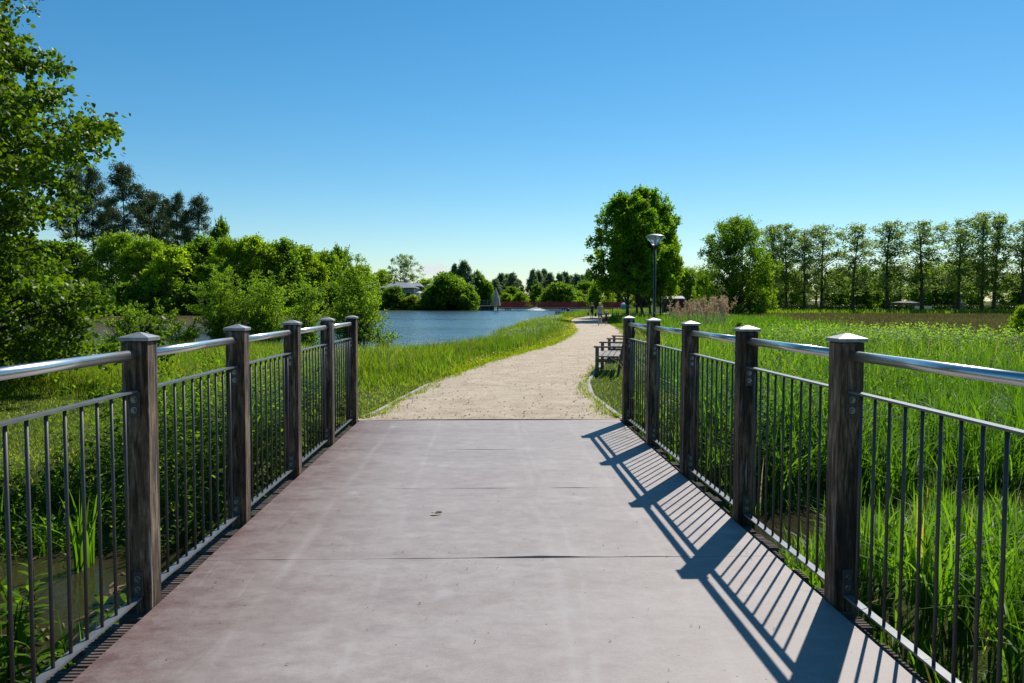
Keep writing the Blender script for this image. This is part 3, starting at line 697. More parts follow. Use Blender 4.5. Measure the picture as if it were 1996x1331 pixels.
# brown sedge field
rng = np.random.default_rng(37)
P = scatter(rng, 150000, 15, 120, 20, 104, lambda x, y: (x > 15.5 + vnoise(x, y, .3, 3) * 3 + np.clip((y - 38) * .16, 0, 6)) & (x < y * 1.05 + 12), .8); n = len(P); pn = vnoise(P[:, 0], P[:, 1], .12, 17)
put('sedge_meadow', blades('sedge_meadow', P, rng.uniform(.25, .5, n), rng.uniform(.02, .04, n) * (1 + P[:, 1] / 30), rng.uniform(.05, .5, n), rng.uniform(0, 6.28, n), M['sedge'], np.clip(.2 + .6 * pn + rng.normal(0, .18, n), 0, 1), 2, rng.normal(0, .8, n)),
    'flat brown sedge meadow in front of the tree row', 'meadow')
P = scatter(rng, 14000, 34, 150, 101, 109, lambda x, y: x < 130); n = len(P)
put('ditch_reeds', blades('ditch_reeds', P, rng.uniform(.5, 1.0, n), rng.uniform(.10, .2, n), rng.uniform(.05, .5, n), rng.uniform(0, 6.28, n), M['broad'], rng.uniform(0, .7, n), 2, rng.normal(0, .8, n)),
    'dark green strip of ditch plants at the far edge of the sedge meadow', 'reeds')

# leafy bank plants (nettles, balsam): stems with pairs of leaves
def stems(rng, P, h, pairs, L, W, m, name='weeds', up=.25):
    N = len(P); lean = rng.normal(0, .16, (N, 2)); V = []; AX = []; TI = []; LL = []
    for k in range(pairs):
        t = .18 + .82 * k / max(1, pairs - 1); a0 = rng.uniform(0, 6.28, N) + k * 1.57
        c = P + np.stack([lean[:, 0] * h * t, lean[:, 1] * h * t, h * t], 1)
        for s in (0, math.pi):
            ax = np.stack([np.cos(a0 + s), np.sin(a0 + s), np.full(N, up) + rng.normal(0, .35, N) + (t > .95) * .9], 1)
            V.append(c); AX.append(ax); LL.append((L * (1.15 - .55 * t)) * rng.uniform(.7, 1.25, N)); TI.append(.15 + .55 * t + rng.normal(0, .15, N))
    V = np.concatenate(V); AX = np.concatenate(AX); LL = np.concatenate(LL)
    return leaves(name, V, AX, np.tile([0, 0, 1.0], (len(V), 1)), LL, LL * (W / L), np.clip(np.concatenate(TI), 0, 1), m)
put('reed_grass', reed_layer(38, 1500, -10, -1.95, 2.5, 10.2, lambda x, y: (stream_s(x, y) > -.7) & (stream_s(x, y) < 1.6) & offbridge(x, y, .1) & (vnoise(x, y, 1.9, 40) > .45), 9, .18, .5, .010, .018, 4, .05),
    'loose reed shoots and grass along the edges of the stream left of the bridge', 'reeds')
rng = np.random.default_rng(41)
P = scatter(rng, 5200, -15, -1.85, 5.5, 11.5, lambda x, y: (stream_s(x, y) > -.1) & (stream_s(x, y) < 1.1) & (y > 4 - x * .05) & (y > np.interp(x, STREAM[:, 0], STREAM[:, 1])) & offbridge(x, y, .06)); n = len(P)
P = P[:1500]; n = len(P)
h = rng.uniform(.14, .32, n) * np.where((P[:, 0] > -3.4) & (P[:, 1] > 7), 1.5, 1)
put('bank_weeds', stems(rng, P, h, 6, .085, .036, M['weed']), 'low leafy weeds along the left stream bank', 'weeds')
P = scatter(rng, 900, -4.0, -1.82, 7.6, 10.6, lambda x, y: (stream_s(x, y) > .3) & (x < xL(y) - .1)); P = P[:420]; n = len(P)
put('tall_weeds', stems(rng, P, rng.uniform(.45, .95, n), 9, .10, .045, M['weed']), 'waist-high leafy weeds pressed against the far end of the left railing', 'weeds')
P = scatter(rng, 1800, 2.0, 6, 8.5, 18, lambda x, y: (x > xR(y) + .35) & (stream_s(x, y) > .4) & ((y < 10.5) | (x > xR(y) + 2.2))); P = P[:380]; n = len(P)
put('tall_weeds', stems(rng, P, rng.uniform(.35, .8, n), 8, .09, .045, M['weed']), 'leafy weeds mixed into the reed grass behind the right railing', 'weeds')
P = scatter(rng, 3000, 10, 19, 22, 34, lambda x, y: ((x - 14.5) / 4.5) ** 2 + ((y - 28) / 3.5) ** 2 < 1); P = P[:700]; n = len(P)
put('nettle_patch', stems(rng, P, rng.uniform(.8, 1.1, n), 9, .15, .09, M['broad']), 'darker mound of nettles standing out of the marsh grass', 'weeds')
P = scatter(rng, 900, 3.2, 6.5, 2.8, 6.0, lambda x, y: stream_s(x, y) > .2); P = P[:60]; n = len(P)
put('nettle_patch', stems(rng, P, rng.uniform(.25, .5, n), 6, .12, .08, M['weed']), 'broad-leaved nettles in the bottom right corner beside the railing', 'weeds')
rng = np.random.default_rng(43)
P = scatter(rng, 26000, 2.6, 18, 8.6, 46, lambda x, y: (x > xR(y) + 1.2) & (stream_s(x, y) > .2) & (vnoise(x, y, 1.0, 51) > .52), 1.3); P = P[:900]; n = len(P)
k = vnoise(P[:, 0], P[:, 1], 1.0, 51)
put('marsh_weeds', stems(rng, P, (.45 + 1.0 * (k - .5)) * rng.uniform(.75, 1.35, n) + .25, 8, .15, .045, M['weed'], up=.55), 'leafy weeds growing in darker patches through the marsh grass', 'weeds')
# dead litter floating on the stream at the left
P = scatter(rng, 5000, -9, -1.9, 2.0, 8, lambda x, y: (stream_s(x, y) < .1) & (vnoise(x, y, 2.2, 31) > .48)); n = len(P); P[:, 2] = WATER + .008; an = rng.uniform(0, 6.28, n)
put('floating_litter', leaves('floating_litter', P, np.stack([np.cos(an), np.sin(an), rng.normal(0, .04, n)], 1), np.tile([0, 0, 1.0], (n, 1)), rng.uniform(.05, .22, n), rng.uniform(.01, .03, n), rng.random(n), M['litter']),
    'dead stalks and leaves floating on the stream water', 'litter')

# irises and single leafy plants the photo shows one by one
def iris(x, y, hh, nb, seed, label):
    rng = np.random.default_rng(seed); z = max(H1(x, y), WATER) - .02
    P = np.stack([rng.normal(0, .045, nb), rng.normal(0, .045, nb), np.zeros(nb)], 1)
    az = rng.uniform(0, 6.28, nb)
    me = blades('iris_plant', P, hh * rng.uniform(.55, 1.1, nb), rng.uniform(.022, .034, nb), rng.uniform(.05, .4, nb) + (rng.random(nb) > .8) * .6, az, M['reed'], rng.uniform(.2, .9, nb), 6, rng.normal(0, .5, nb))
    tag(link('iris_plant', me, loc=(x, y, z)), label, 'iris', 'iris plants standing in the stream')
iris(-3.15, 6.25, .74, 22, 1, 'tall sword-leaved iris clump in the water left of the nearest left post')
iris(-2.72, 6.45, .44, 12, 2, 'small iris clump beside the big one in the stream, right behind the post')
iris(-4.3, 7.1, .5, 10, 3, 'bent iris clump at the far edge of the stream')
iris(-2.45, 8.2, 1.0, 22, 4, 'high iris leaves standing behind the second left panel')
iris(-5.6, 7.3, .8, 10, 6, 'dark upright rush tuft on the lawn-side bank')
def leafy(x, y, hh, seed, label):
    rng = np.random.default_rng(seed); z = max(H1(x, y), WATER) - .02
    t = tag(empty('leafy_plant', (x, y, z)), label, 'plant', 'leafy plants by the left railing')
    mb = MB(); V = []; AX = []; LL = []; TI = []
    for s in range(3):
        lx, ly = rng.normal(0, .18, 2); b = Vector((rng.normal(0, .04), rng.normal(0, .04), 0)); hs_ = hh * rng.uniform(.7, 1)
        mb.tube([b, b + Vector((lx * hs_ * .4, ly * hs_ * .4, hs_ * .5)), b + Vector((lx * hs_, ly * hs_, hs_))], [.006, .005, .003], 5)
        for k in range(8):
            tt = .2 + .8 * k / 7; c = b + Vector((lx * hs_ * tt, ly * hs_ * tt, hs_ * tt)); a0 = rng.uniform(0, 6.28)
            for q_ in (0, math.pi):
                V.append(c); AX.append((math.cos(a0 + q_), math.sin(a0 + q_), .25 + rng.normal(0, .25) + (.8 if k == 7 else 0))); LL.append(.17 * (1.1 - .5 * tt)); TI.append(.3 + .5 * tt + rng.normal(0, .1))
    mb.build('stem', M['weed'], t); n = len(V); LL = np.array(LL)
    me = leaves('foliage', np.array([tuple(v) for v in V]), np.array(AX), np.tile([0, 0, 1.0], (n, 1)), LL, LL * .33, np.clip(TI, 0, 1), M['weed']); link('foliage', me, None, t)
leafy(-2.55, 4.25, .62, 1, 'leafy plant rising behind the nearest left balusters at the photo edge')
leafy(-2.15, 4.6, .45, 2, 'leafy plant just outside the bottom rail of the nearest left panel')
leafy(-2.85, 4.9, .55, 3, 'leafy plant at the water edge behind the two others')
leafy(-2.0, 3.7, .40, 4, 'lowest leafy plant in the bottom left corner under the rail')

# ------------------------------------------------------------------ trees
def bez(a, b, c, n):
    return [a * (1 - t) ** 2 + b * 2 * t * (1 - t) + c * t ** 2 for t in [i / n for i in range(n + 1)]]
def tree_data(key, seed, Hh, Rr, clear, shape, nclump, twigs, lpt, L, W, leafm, barkm, rc=.22, trunk_r=.16, multi=1, flat=.8, updir=.25, droop=.2, inner=.55, simple_leaf=True, stems_vis=1.0, wander=.05, outl=1.0, tpow=1.0):
    rng = np.random.default_rng(seed); mb = MB(); C = []; ph = rng.uniform(0, 6.28, 4)
    for i in range(nclump):
        t = ((i + rng.random()) / nclump) ** tpow; rmax = shape(t) * Rr; a = rng.uniform(0, 6.28)
        rmax *= 1 + .14 * math.sin(2 * a + ph[0] + 3 * t) + .10 * math.sin(5 * a + ph[1] + 7 * t)
        r_ = rmax * (inner + (1 - inner) * rng.random()) if rng.random() < .75 else rmax * rng.random() * inner
        C.append((r_ * math.cos(a), r_ * math.sin(a), clear + (Hh - clear) * (t * .97 + .02)))
    C = np.array(C); tops = []
    for s in range(multi):
        off = Vector((rng.normal(0, .05 * multi), rng.normal(0, .05 * multi), 0)) if multi > 1 else Vector((0, 0, 0))
        tip = Vector((rng.normal(0, Rr * (.10 if multi == 1 else .45)), rng.normal(0, Rr * (.10 if multi == 1 else .45)), Hh * rng.uniform(.86, .93)))
        pts = bez(off, Vector((off.x * 2 + rng.normal(0, wander * Hh), off.y * 2 + rng.normal(0, wander * Hh), Hh * .45)), tip, 7)
        rad = [trunk_r / multi ** .45 * (1.25 if k == 0 else 1) * (1 - .9 * k / 7) + .01 for k in range(8)]
        mb.tube(pts, rad, 8); tops.append(pts)
    LP, LA, TI, LS = [], [], [], []
    for ci, c in enumerate(C):
        cv = Vector(c); pts = tops[int(rng.integers(multi))]
        hd = math.hypot(c[0], c[1]); zt = min(max(c[2] - hd * (.55 + .4 * rng.random()), clear * .75), Hh * .85)
        k = min(range(len(pts) - 1), key=lambda j: abs(pts[j].z - zt)); a = pts[k]
        mid = (a + cv) / 2 + Vector((rng.normal(0, .06 * Rr), rng.normal(0, .06 * Rr), .10 * (cv - a).length))
        r0 = trunk_r * .30 * (1 - .7 * zt / Hh)
        if rng.random() < stems_vis: mb.tube(bez(a, mid, cv, 3), [r0 + .004, r0 * .7 + .003, r0 * .45 + .003, r0 * .2 + .003], 5, False)
        out = Vector((c[0], c[1], .35 * (c[2] - clear - (Hh - clear) * .35))).normalized() if hd > .01 else Vector((0, 0, 1))
        rcl = rc * Rr * rng.uniform(.7, 1.25); ctint = rng.normal(0, .13)
        for w_ in range(twigs):
            d = np.array(out) * .7 + rng.normal(0, .75, 3); d[2] = d[2] * flat + updir; d = d / np.linalg.norm(d)
            st_ = np.array(c) - d * rcl * .35 + rng.normal(0, rcl * .30, 3) * np.array([1, 1, flat])
            tt = rng.random(lpt) ** .8; p = st_ + d * (tt * rcl * 1.15)[:, None] + rng.normal(0, L * .45 * outl, (lpt, 3))
            p[:, 2] -= droop * rcl * tt ** 2
            ax = d * .5 + rng.normal(0, .8, (lpt, 3)); ax[:, 2] -= .25
            LP.append(p); LA.append(ax); TI.append(.42 + ctint + rng.normal(0, .2, lpt)); LS.append(rng.uniform(.65, 1.25, lpt))
    LP = np.concatenate(LP); LA = np.concatenate(LA); TI = np.clip(np.concatenate(TI), 0, 1); LS = np.concatenate(LS); n = len(LP)
    nr = rng.normal(0, 1, (n, 3)); nr[:, 2] += .6
    cm = leaves(key + '_crown', LP, LA, nr, L * LS, W * LS, TI, leafm, simple=simple_leaf, fold=.18)
    tm = mb.mesh(key + '_trunk', True); tm.materials.append(barkm)
    ext = np.percentile(np.hypot(LP[:, 0], LP[:, 1]), 97); top = np.percentile(LP[:, 2], 99.7)
    return dict(trunk=tm, crown=cm, H=top, W=2 * ext)
ell = lambda p=.75, lo=.25: (lambda t: max(.12, (1 - abs((t - (1 - p)) / (p if t > 1 - p else (1 - p + .001))) ** 2.2)) ** .5 if t > (1 - p) else lo + (1 - lo) * (t / (1 - p)) ** .8)
dome = lambda t: max(.10, (1 - t ** 2.4)) ** .6
def poplar_s(t): return (.70 + .30 * min(1, t / .3)) * max(.2, 1 - max(0, (t - .5) / .52) ** 2.6)
TD = {}
def td(key, n, *a, **k): TD[key] = [tree_data(key, k.get('seed0', 100) + 17 * i + sum(map(ord, key)), *a, **{q: v for q, v in k.items() if q != 'seed0'}) for i in range(n)]
td('broad', 3, 9.0, 3.6, .5, ell(.68, .6), 150, 10, 12, .34, .24, M['broad'], M['bark'], .26, .16)
td('bright', 3, 9.0, 3.6, .4, ell(.66, .65), 150, 10, 12, .32, .22, M['bright'], M['bark'], .25, .15)
td('willowtree', 2, 9.0, 3.4, .3, ell(.64, .7), 150, 11, 14, .36, .12, M['willow'], M['bark'], .24, .14, multi=3, updir=.5)
td('bigshrub', 3, 4.5, 2.6, .05, dome, 130, 10, 12, .26, .17, M['broad'], M['bark'], .27, .09, multi=3)
td('paleshrub', 2, 4.5, 2.6, .05, dome, 130, 10, 12, .26, .15, M['bright'], M['bark'], .27, .09, multi=3)
td('maplelit', 1, 12.0, 3.6, 2.9, ell(.66, .75), 230, 11, 14, .22, .19, M['bright'], M['bark'], .21, .15)  # lit maple copy: sun through the crown put into a brighter leaf colour
td('maple', 3, 12.0, 3.6, 3.0, ell(.66, .75), 230, 11, 14, .22, .19, M['maple'], M['bark'], .21, .15)
td('poplar', 5, 14.0, 3.0, 3.2, ell(.62, .62), 120, 6, 9, .20, .17, M['poplar'], M['bark'], .20, .17, updir=.5, stems_vis=.5, inner=.30, wander=.02, outl=1.6)
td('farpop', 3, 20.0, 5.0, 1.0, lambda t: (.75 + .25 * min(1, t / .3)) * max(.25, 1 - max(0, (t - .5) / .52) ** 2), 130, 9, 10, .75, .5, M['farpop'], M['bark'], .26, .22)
td('pine', 4, 21.0, 4.2, 10.2, lambda t: (1.02 - .85 * t ** 1.4) * (.6 + .4 * abs(math.sin(t * 14))), 58, 10, 26, .42, .10, M['pine'], M['pinebark'], .30, .26, stems_vis=.55, flat=.34, updir=.06, droop=0, wander=.015)
td('bigwillow', 1, 11.5, 4.6, .5, ell(.6, .6), 260, 11, 14, .26, .12, M['broad'], M['bark'], .19, .26, multi=5, updir=.3)
td('sparse', 1, 12.0, 3.7, 3.5, ell(.55, .8), 90, 7, 9, .26, .2, M['poplar'], M['palebark'], .22, .22, multi=2)
CNT = {}
NAMES = dict(broad='broadleaf_tree', bright='broadleaf_tree', willowtree='willow_tree', bigshrub='shrub', paleshrub='shrub', maple='maple_tree', maplelit='maple_tree', poplar='poplar_tree', farpop='poplar_tree', pine='pine_tree', bigwillow='willow_tree', sparse='broadleaf_tree')
CATS = dict(broadleaf_tree='tree', willow_tree='willow', shrub='shrub', maple_tree='maple', poplar_tree='poplar', pine_tree='pine')
def plant(kind, px, d, ytop, wpx, label, group=None, v=None, z=None):
    x = at(px, d); z0 = H1(x, d) - .05 if z is None else z
    i = CNT.get(kind, 0); CNT[kind] = i + 1
    D = TD[kind][(i if v is None else v) % len(TD[kind])]
    t = tag(empty(NAMES[kind], (x, d, z0), (i * 2.399) % 6.283), label, CATS[NAMES[kind]], group)
    sz = (ztop(ytop, d) - z0) / D['H']; sx = wpx / F_PX * d / D['W']
    t.scale = (sx, sx, sz)
    link('trunk', D['trunk'], None, t); link('crown', D['crown'], None, t)
    return t

ORD = ['first', 'second', 'third', 'fourth', 'fifth', 'sixth', 'seventh', 'eighth', 'ninth', 'tenth', 'eleventh', 'twelfth', 'thirteenth', 'fourteenth', 'fifteenth', 'sixteenth']
# pines rising behind the left bank
for (px, yt, wp, d, lb) in ((150, 338, 80, 126, 'pine half hidden behind the near alder crown'), (187, 335, 66, 128, 'slim pine with a bare leaning trunk beside the alder'),
                        (219, 395, 62, 131, 'short pine between the slim leaning one and the tallest one'), (250, 328, 98, 127, 'tallest and widest dark pine of the group'),
                        (301, 381, 72, 130, 'pine close against the right side of the tallest pine'), (326, 394, 52, 133, 'narrow pine set back between two others'),
                        (350, 384, 60, 128, 'pine with a pointed top left of the last open-crowned one'), (386, 388, 78, 127, 'open-crowned pine at the right end of the pine group')):
    plant('pine', px, d, yt, wp, lb, 'pines behind the left bank of the lake')
plant('broad', 432, 120, 434, 52, 'dark pointed tree at the foot of the last pine', 'trees on the left bank of the lake')
GB = 'trees on the left bank of the lake'
for (k, px, d, yt, wp, lb) in (
    ('broad', 60, 112, 470, 130, 'bank tree mostly hidden behind the near alder'), ('broad', 128, 113, 478, 100, 'dark bank tree just right of the alder trunk line'),
    ('willowtree', 238, 112, 462, 100, 'drooping blue-green bank tree under the tallest pine'), ('willowtree', 292, 110, 470, 84, 'soft grey-green bank tree left of the bright round one'),
    ('bright', 338, 107, 487, 96, 'bright round yellow-green bank tree below the pines'), ('broad', 398, 112, 468, 90, 'deep green bank tree below the open-crowned pine'),
    ('willowtree', 452, 110, 470, 84, 'feathery bank tree behind the near willow sapling'), ('bright', 500, 110, 466, 84, 'tall leafy bank tree with a rounded bright top'),
    ('broad', 548, 112, 474, 84, 'darker bank tree near the middle of the tree wall'), ('bright', 592, 115, 484, 76, 'bank tree one step lower on the falling treeline'),
    ('broad', 634, 120, 494, 66, 'small bank tree near the low end of the treeline'), ('broad', 664, 128, 486, 52, 'dark rounded tree top showing over the end of the treeline'),
    ('bright', 700, 124, 520, 60, 'last low bank tree before the house')):
    plant(k, px, d, yt, wp * 1.3, lb, GB)
for (px, d, yt, wp, lb) in ((160, 104, 560, 110, 'shoreline bush under the alder'), (252, 104, 556, 110, 'dark overhanging bush on the brown water'), (335, 104, 552, 110, 'dark bush in the shaded gap of the far shore'),
                        (420, 105, 552, 110, 'shoreline bush behind the near willow sapling'), (505, 106, 556, 110, 'shoreline bush left of the water gap'), (585, 107, 556, 100, 'shoreline bush in the middle of the left shore'), (655, 110, 560, 90, 'shoreline bush at the right end of the left shore')):
    plant('bigshrub', px, d, yt, wp, lb, 'bushes overhanging the left shore')
# house surroundings and the island
GF = 'trees around the far end of the lake'
plant('sparse', 790, 185, 498, 70, 'open-branched tree with thin olive foliage behind the grey-roofed house', GF)
plant('bright', 748, 188, 528, 44, 'green tree left of the open-branched one behind the house', GF)
plant('bright', 832, 182, 545, 46, 'low yellow-green tree right of the house', GF)
plant('broad', 858, 250, 536, 40, 'bluish distant tree left of the island', GF); plant('broad', 882, 246, 530, 36, 'second bluish distant tree just left of the island top', GF)
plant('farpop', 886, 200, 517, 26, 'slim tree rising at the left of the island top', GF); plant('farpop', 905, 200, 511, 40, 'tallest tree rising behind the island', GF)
plant('broad', 932, 205, 530, 36, 'tree behind the right end of the island', GF); plant('broad', 948, 205, 548, 32, 'lower tree between the island and the wicker spire', GF)
plant('bigshrub', 768, 156, 560, 58, 'dark bush in front of the house wall', 'bushes by the house'); plant('paleshrub', 804, 155, 577, 50, 'pale olive bush in front of the house corner', 'bushes by the house')
GI = 'willow bushes on the island'
plant('bigshrub', 872, 155, 534, 92, 'big rounded willow bush in the middle of the island', GI); plant('bigshrub', 842, 154, 560, 52, 'low left flank bush of the island', GI)
plant('bigshrub', 910, 154, 556, 56, 'low right flank bush of the island', GI); plant('paleshrub', 895, 157, 545, 60, 'paler bush behind the right flank of the island', GI)
# behind the red bridge
n_ = 0
for cl, (cx0, nn_, yt0) in enumerate(((966, 5, 536), (1038, 4, 529), (1090, 6, 534))):
    for j in range(nn_):
        px = cx0 + j * 11; yt = yt0 + [3, -2, 0, -3, 4, 1][(j + cl) % 6] + (6 if j in (0, nn_ - 1) and cl == 0 else 0)
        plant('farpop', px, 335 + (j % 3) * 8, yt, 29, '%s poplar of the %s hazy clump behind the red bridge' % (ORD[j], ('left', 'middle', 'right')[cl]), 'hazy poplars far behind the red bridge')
for (k, px, d, yt, wp, lb) in (
    ('broad', 998, 225, 560, 40, 'green tree under the left poplar clump'), ('paleshrub', 986, 196, 572, 36, 'pale round bush right of the wicker spire'), ('paleshrub', 1014, 195, 570, 40, 'pale round bush behind the red bridge, right of the first'),
    ('broad', 1046, 210, 555, 32, 'slender green tree between two pale bushes behind the red bridge'), ('bigshrub', 1088, 190, 552, 74, 'large dark round bush behind the red bridge'), ('paleshrub', 1062, 196, 573, 34, 'small pale bush left of the large dark round one'),
    ('bigshrub', 1124, 195, 568, 50, 'bush right of the large dark round one'), ('broad', 1142, 215, 548, 48, 'tree over the right end of the red bridge'), ('bright', 1172, 165, 540, 52, 'sunlit yellow-green tree behind the walkers'),
    ('broad', 1160, 150, 556, 30, 'dark tree hanging over the bridge end behind the walkers'), ('bright', 1205, 205, 558, 60, 'pale tree behind the second lamp post'), ('broad', 1250, 215, 552, 60, 'tree seen between the maple trunks'),
    ('bright', 1296, 200, 548, 54, 'tree behind the third lamp'), ('willowtree', 1340, 170, 522, 70, 'pale birch-like tree behind the red shed'), ('willowtree', 1312, 175, 540, 44, 'lower birch-like tree over the shed roof'), ('bright', 1372, 150, 528, 46, 'tree wedged between the shed and the big willow')):
    plant(k, px, d, yt, wp, lb, GF)
# maples along the path
GM = 'maples along the path'
plant('maple', 1222, 72, 382, 136, 'front maple with the broadest dark crown over the path', GM, v=0)
plant('maple', 1255, 76, 371, 120, 'tallest maple directly behind the front one', GM, v=1)
plant('maple', 1241, 86, 400, 110, 'thin-trunked maple between the two tallest', GM, v=2)
plant('maple', 1268, 82, 398, 104, 'maple just left of the near lamp post', GM, v=1)
plant('maplelit', 1287, 78, 428, 82, 'right-hand maple with a sunlit yellow-green crown', GM, v=0)
# meadow edge on the right
plant('bigwillow', 1432, 96, 425, 148, 'huge multi-stemmed willow beside the dry reed plumes')
plant('bright', 1480, 99, 520, 60, 'low bright tree at the foot of the huge willow', 'trees across the sedge meadow')
row = ((1504, 438, 84), (1532, 436, 88), (1566, 446, 78), (1600, 437, 100), (1662, 435, 98), (1730, 430, 104), (1796, 429, 108), (1866, 424, 100), (1912, 411, 98), (1936, 414, 88), (1996, 424, 108), (2070, 420, 110))
for i, (px, yt, wp) in enumerate(row):
    plant('poplar', px, 116 - i * .6 + (i % 2) * 1.2, yt, wp * 1.2, '%s tree of the tall thin-crowned row beyond the meadow, from the willow' % ORD[i], 'tall row beyond the sedge meadow')
for i, px in enumerate(range(1500, 2090, 42)):
    plant(('broad', 'bright', 'poplar', 'bright')[i % 4], px + (i * 37) % 17, 150 + (i * 53) % 30, 500 + (i * 29) % 32, 72, '%s lower tree in the second line behind the tall row' % ORD[i], 'lower trees behind the tall row')
plant('paleshrub', 1994, 41, 596, 56, 'pale bush cut by the right edge of the photo')
plant('bigshrub', 1441, 36, 628, 34, 'small dark bush in the marsh grass behind the fourth right post')

# near alder on the left
def layered(t): return (.62 + .38 * math.sin(t * 19) ** 2) * (max(.1, 1 - t ** 3) ** .5)
D = tree_data('alder', 5, 12.5, 3.7, .40, lambda t: (.80 + .22 * math.sin(t * 21 + .8)) * max(.15, 1 - t ** 3.2) ** .5, 1250, 12, 20, .088, .078, M['alder'], M['bark'], .150, .17, simple_leaf=False, stems_vis=.22, tpow=1.25, inner=.40, flat=.55, updir=.12, droop=.15)
t = tag(empty('alder_tree', (-10.4, 14.0, H1(-10.4, 14) - .05), 2.1), 'large glossy-leaved alder filling the left edge of the photo', 'alder')
link('trunk', D['trunk'], None, t); link('crown', D['crown'], None, t)

# willow saplings on the near shore: many upright rods with narrow leaves
def sapling(px, d, ytop, wpx, nst, nleaf, L, W, seed, label, m='willow', lean=1.0):
    rng = np.random.default_rng(seed); x = at(px, d); z0 = H1(x, d) - .05; Hh = ztop(ytop, d) - z0; Rr = wpx / F_PX * d / 2
    t = tag(empty('willow_shrub', (x, d, z0)), label, 'willow', 'willow shrubs on the near shore')
    mb = MB(); LP, LA, TI = [], [], []
    for s in range(nst):
        a = rng.uniform(0, 6.28); rr_ = Rr * rng.random() ** .6 * lean; hh = Hh * (1 - .45 * (rr_ / Rr) ** 2) * rng.uniform(.6, 1.0)
        b0 = Vector((rng.normal(0, Rr * .16), rng.normal(0, Rr * .16), 0)); e = Vector((math.cos(a) * rr_, math.sin(a) * rr_, hh))
        mid = b0 * .6 + Vector((e.x * .35, e.y * .35, hh * .55)); pts = bez(b0, mid, e, 5)
        mb.tube(pts, [.016, .013, .010, .008, .006, .003], 5, False)
        ntw = 7
        for k in range(ntw):
            tt = .28 + .72 * rng.random(); i = min(4, int(tt * 5)); p0 = pts[i].lerp(pts[i + 1], tt * 5 - i) if i < 5 else e
            dv = Vector((rng.normal(0, 1), rng.normal(0, 1), rng.uniform(.1, 1.1))).normalized(); ln = Hh * rng.uniform(.08, .2)
            p1 = p0 + dv * ln; mb.tube([p0, p1], [.005, .002], 4, False)
            m_ = max(2, nleaf // (nst * ntw)); u = rng.random(m_)
            LP.append(np.array(p0) + np.outer(u, np.array(p1 - p0)) + rng.normal(0, .03, (m_, 3))); LA.append(np.array(dv) * .7 + rng.normal(0, .6, (m_, 3))); TI.append(np.clip(.45 + rng.normal(0, .2, m_), 0, 1))
    LP = np.concatenate(LP); LA = np.concatenate(LA); TI = np.concatenate(TI); n = len(LP)
    nr = rng.normal(0, 1, (n, 3)); nr[:, 2] += .7; s_ = rng.uniform(.65, 1.2, n)
    mb.build('stem', M['bark'], t, True); link('foliage', leaves('foliage', LP, LA, nr, L * s_, W * s_, TI, M[m]), None, t)
sapling(268, 25, 572, 170, 34, 9000, .075, .034, 1, 'low spreading willow bush behind the first left post, on the brown water')
sapling(348, 27, 612, 120, 20, 3600, .075, .032, 7, 'smallest willow bush between the first and second left posts')
sapling(435, 28.4, 504, 136, 52, 18000, .085, .026, 2, 'full rounded young willow behind the second left post')
sapling(522, 28.4, 508, 126, 48, 16000, .085, .030, 3, 'upright young willow behind the third left post')
sapling(598, 28.2, 556, 90, 24, 5200, .085, .034, 4, 'thinner young willow with the water showing between its stems')
sapling(694, 27.3, 490, 134, 52, 17000, .085, .030, 5, 'tall young willow with wispy top shoots behind the last left posts')
sapling(748, 26.6, 606, 80, 16, 2000, .075, .030, 6, 'thin side shoots leaning over the water right of the last left post')

# dry reed plumes
def plumes(px, d, ytop, n, spread, seed, label):
    rng = np.random.default_rng(seed); x = at(px, d); z0 = H1(x, d); Hh = ztop(ytop, d) - z0
    t = tag(empty('dry_reeds', (x, d, z0)), label, 'reeds', 'dry reed plumes in the marsh')
    mb = MB(); LP, LA = [], []
    for i in range(n):
        b = np.array([rng.normal(0, spread), rng.normal(0, spread * .6), 0]); hh = Hh * rng.uniform(.62, 1.0) ; lx = rng.normal(0, .14)
        e = b + np.array([lx * hh, rng.normal(0, .1), hh]); mb.tube([b, (b + e) / 2 + np.array([0, 0, .05]), e], [.012, .01, .006], 4, False)
        m_ = 34; u = rng.random(m_); c = e - np.outer(u, np.array([lx * .5, 0, .5])); LP.append(c + rng.normal(0, .035, (m_, 3)) * (1 - .5 * (1 - u[:, None]))); LA.append(np.stack([rng.normal(.25, .5, m_), rng.normal(0, .5, m_), rng.normal(.5, .5, m_)], 1))
    LP = np.concatenate(LP); LA = np.concatenate(LA); k = len(LP)
    mb.build('stalk', M['straw'], t); link('plume', leaves('plume', LP, LA, rng.normal(0, 1, (k, 3)), rng.uniform(.09, .18, k), rng.uniform(.03, .06, k), rng.random(k), M['plume'], simple=True), None, t)['kind'] = 'stuff'
plumes(1350, 52, 584, 46, .75, 1, 'broad low clump of dry pinkish reeds in front of the shed'); plumes(1377, 50, 576, 22, .35, 2, 'clump of dry reeds in the middle of the plumes')
plumes(1398, 49, 571, 16, .20, 3, 'tall narrow clump of dry reeds left of the willow trunk'); plumes(1413, 50, 576, 16, .25, 4, 'rightmost clump of dry reeds against the willow trunk'); plumes(1318, 56, 592, 16, .5, 5, 'sparse short dry reeds below the shed wall')

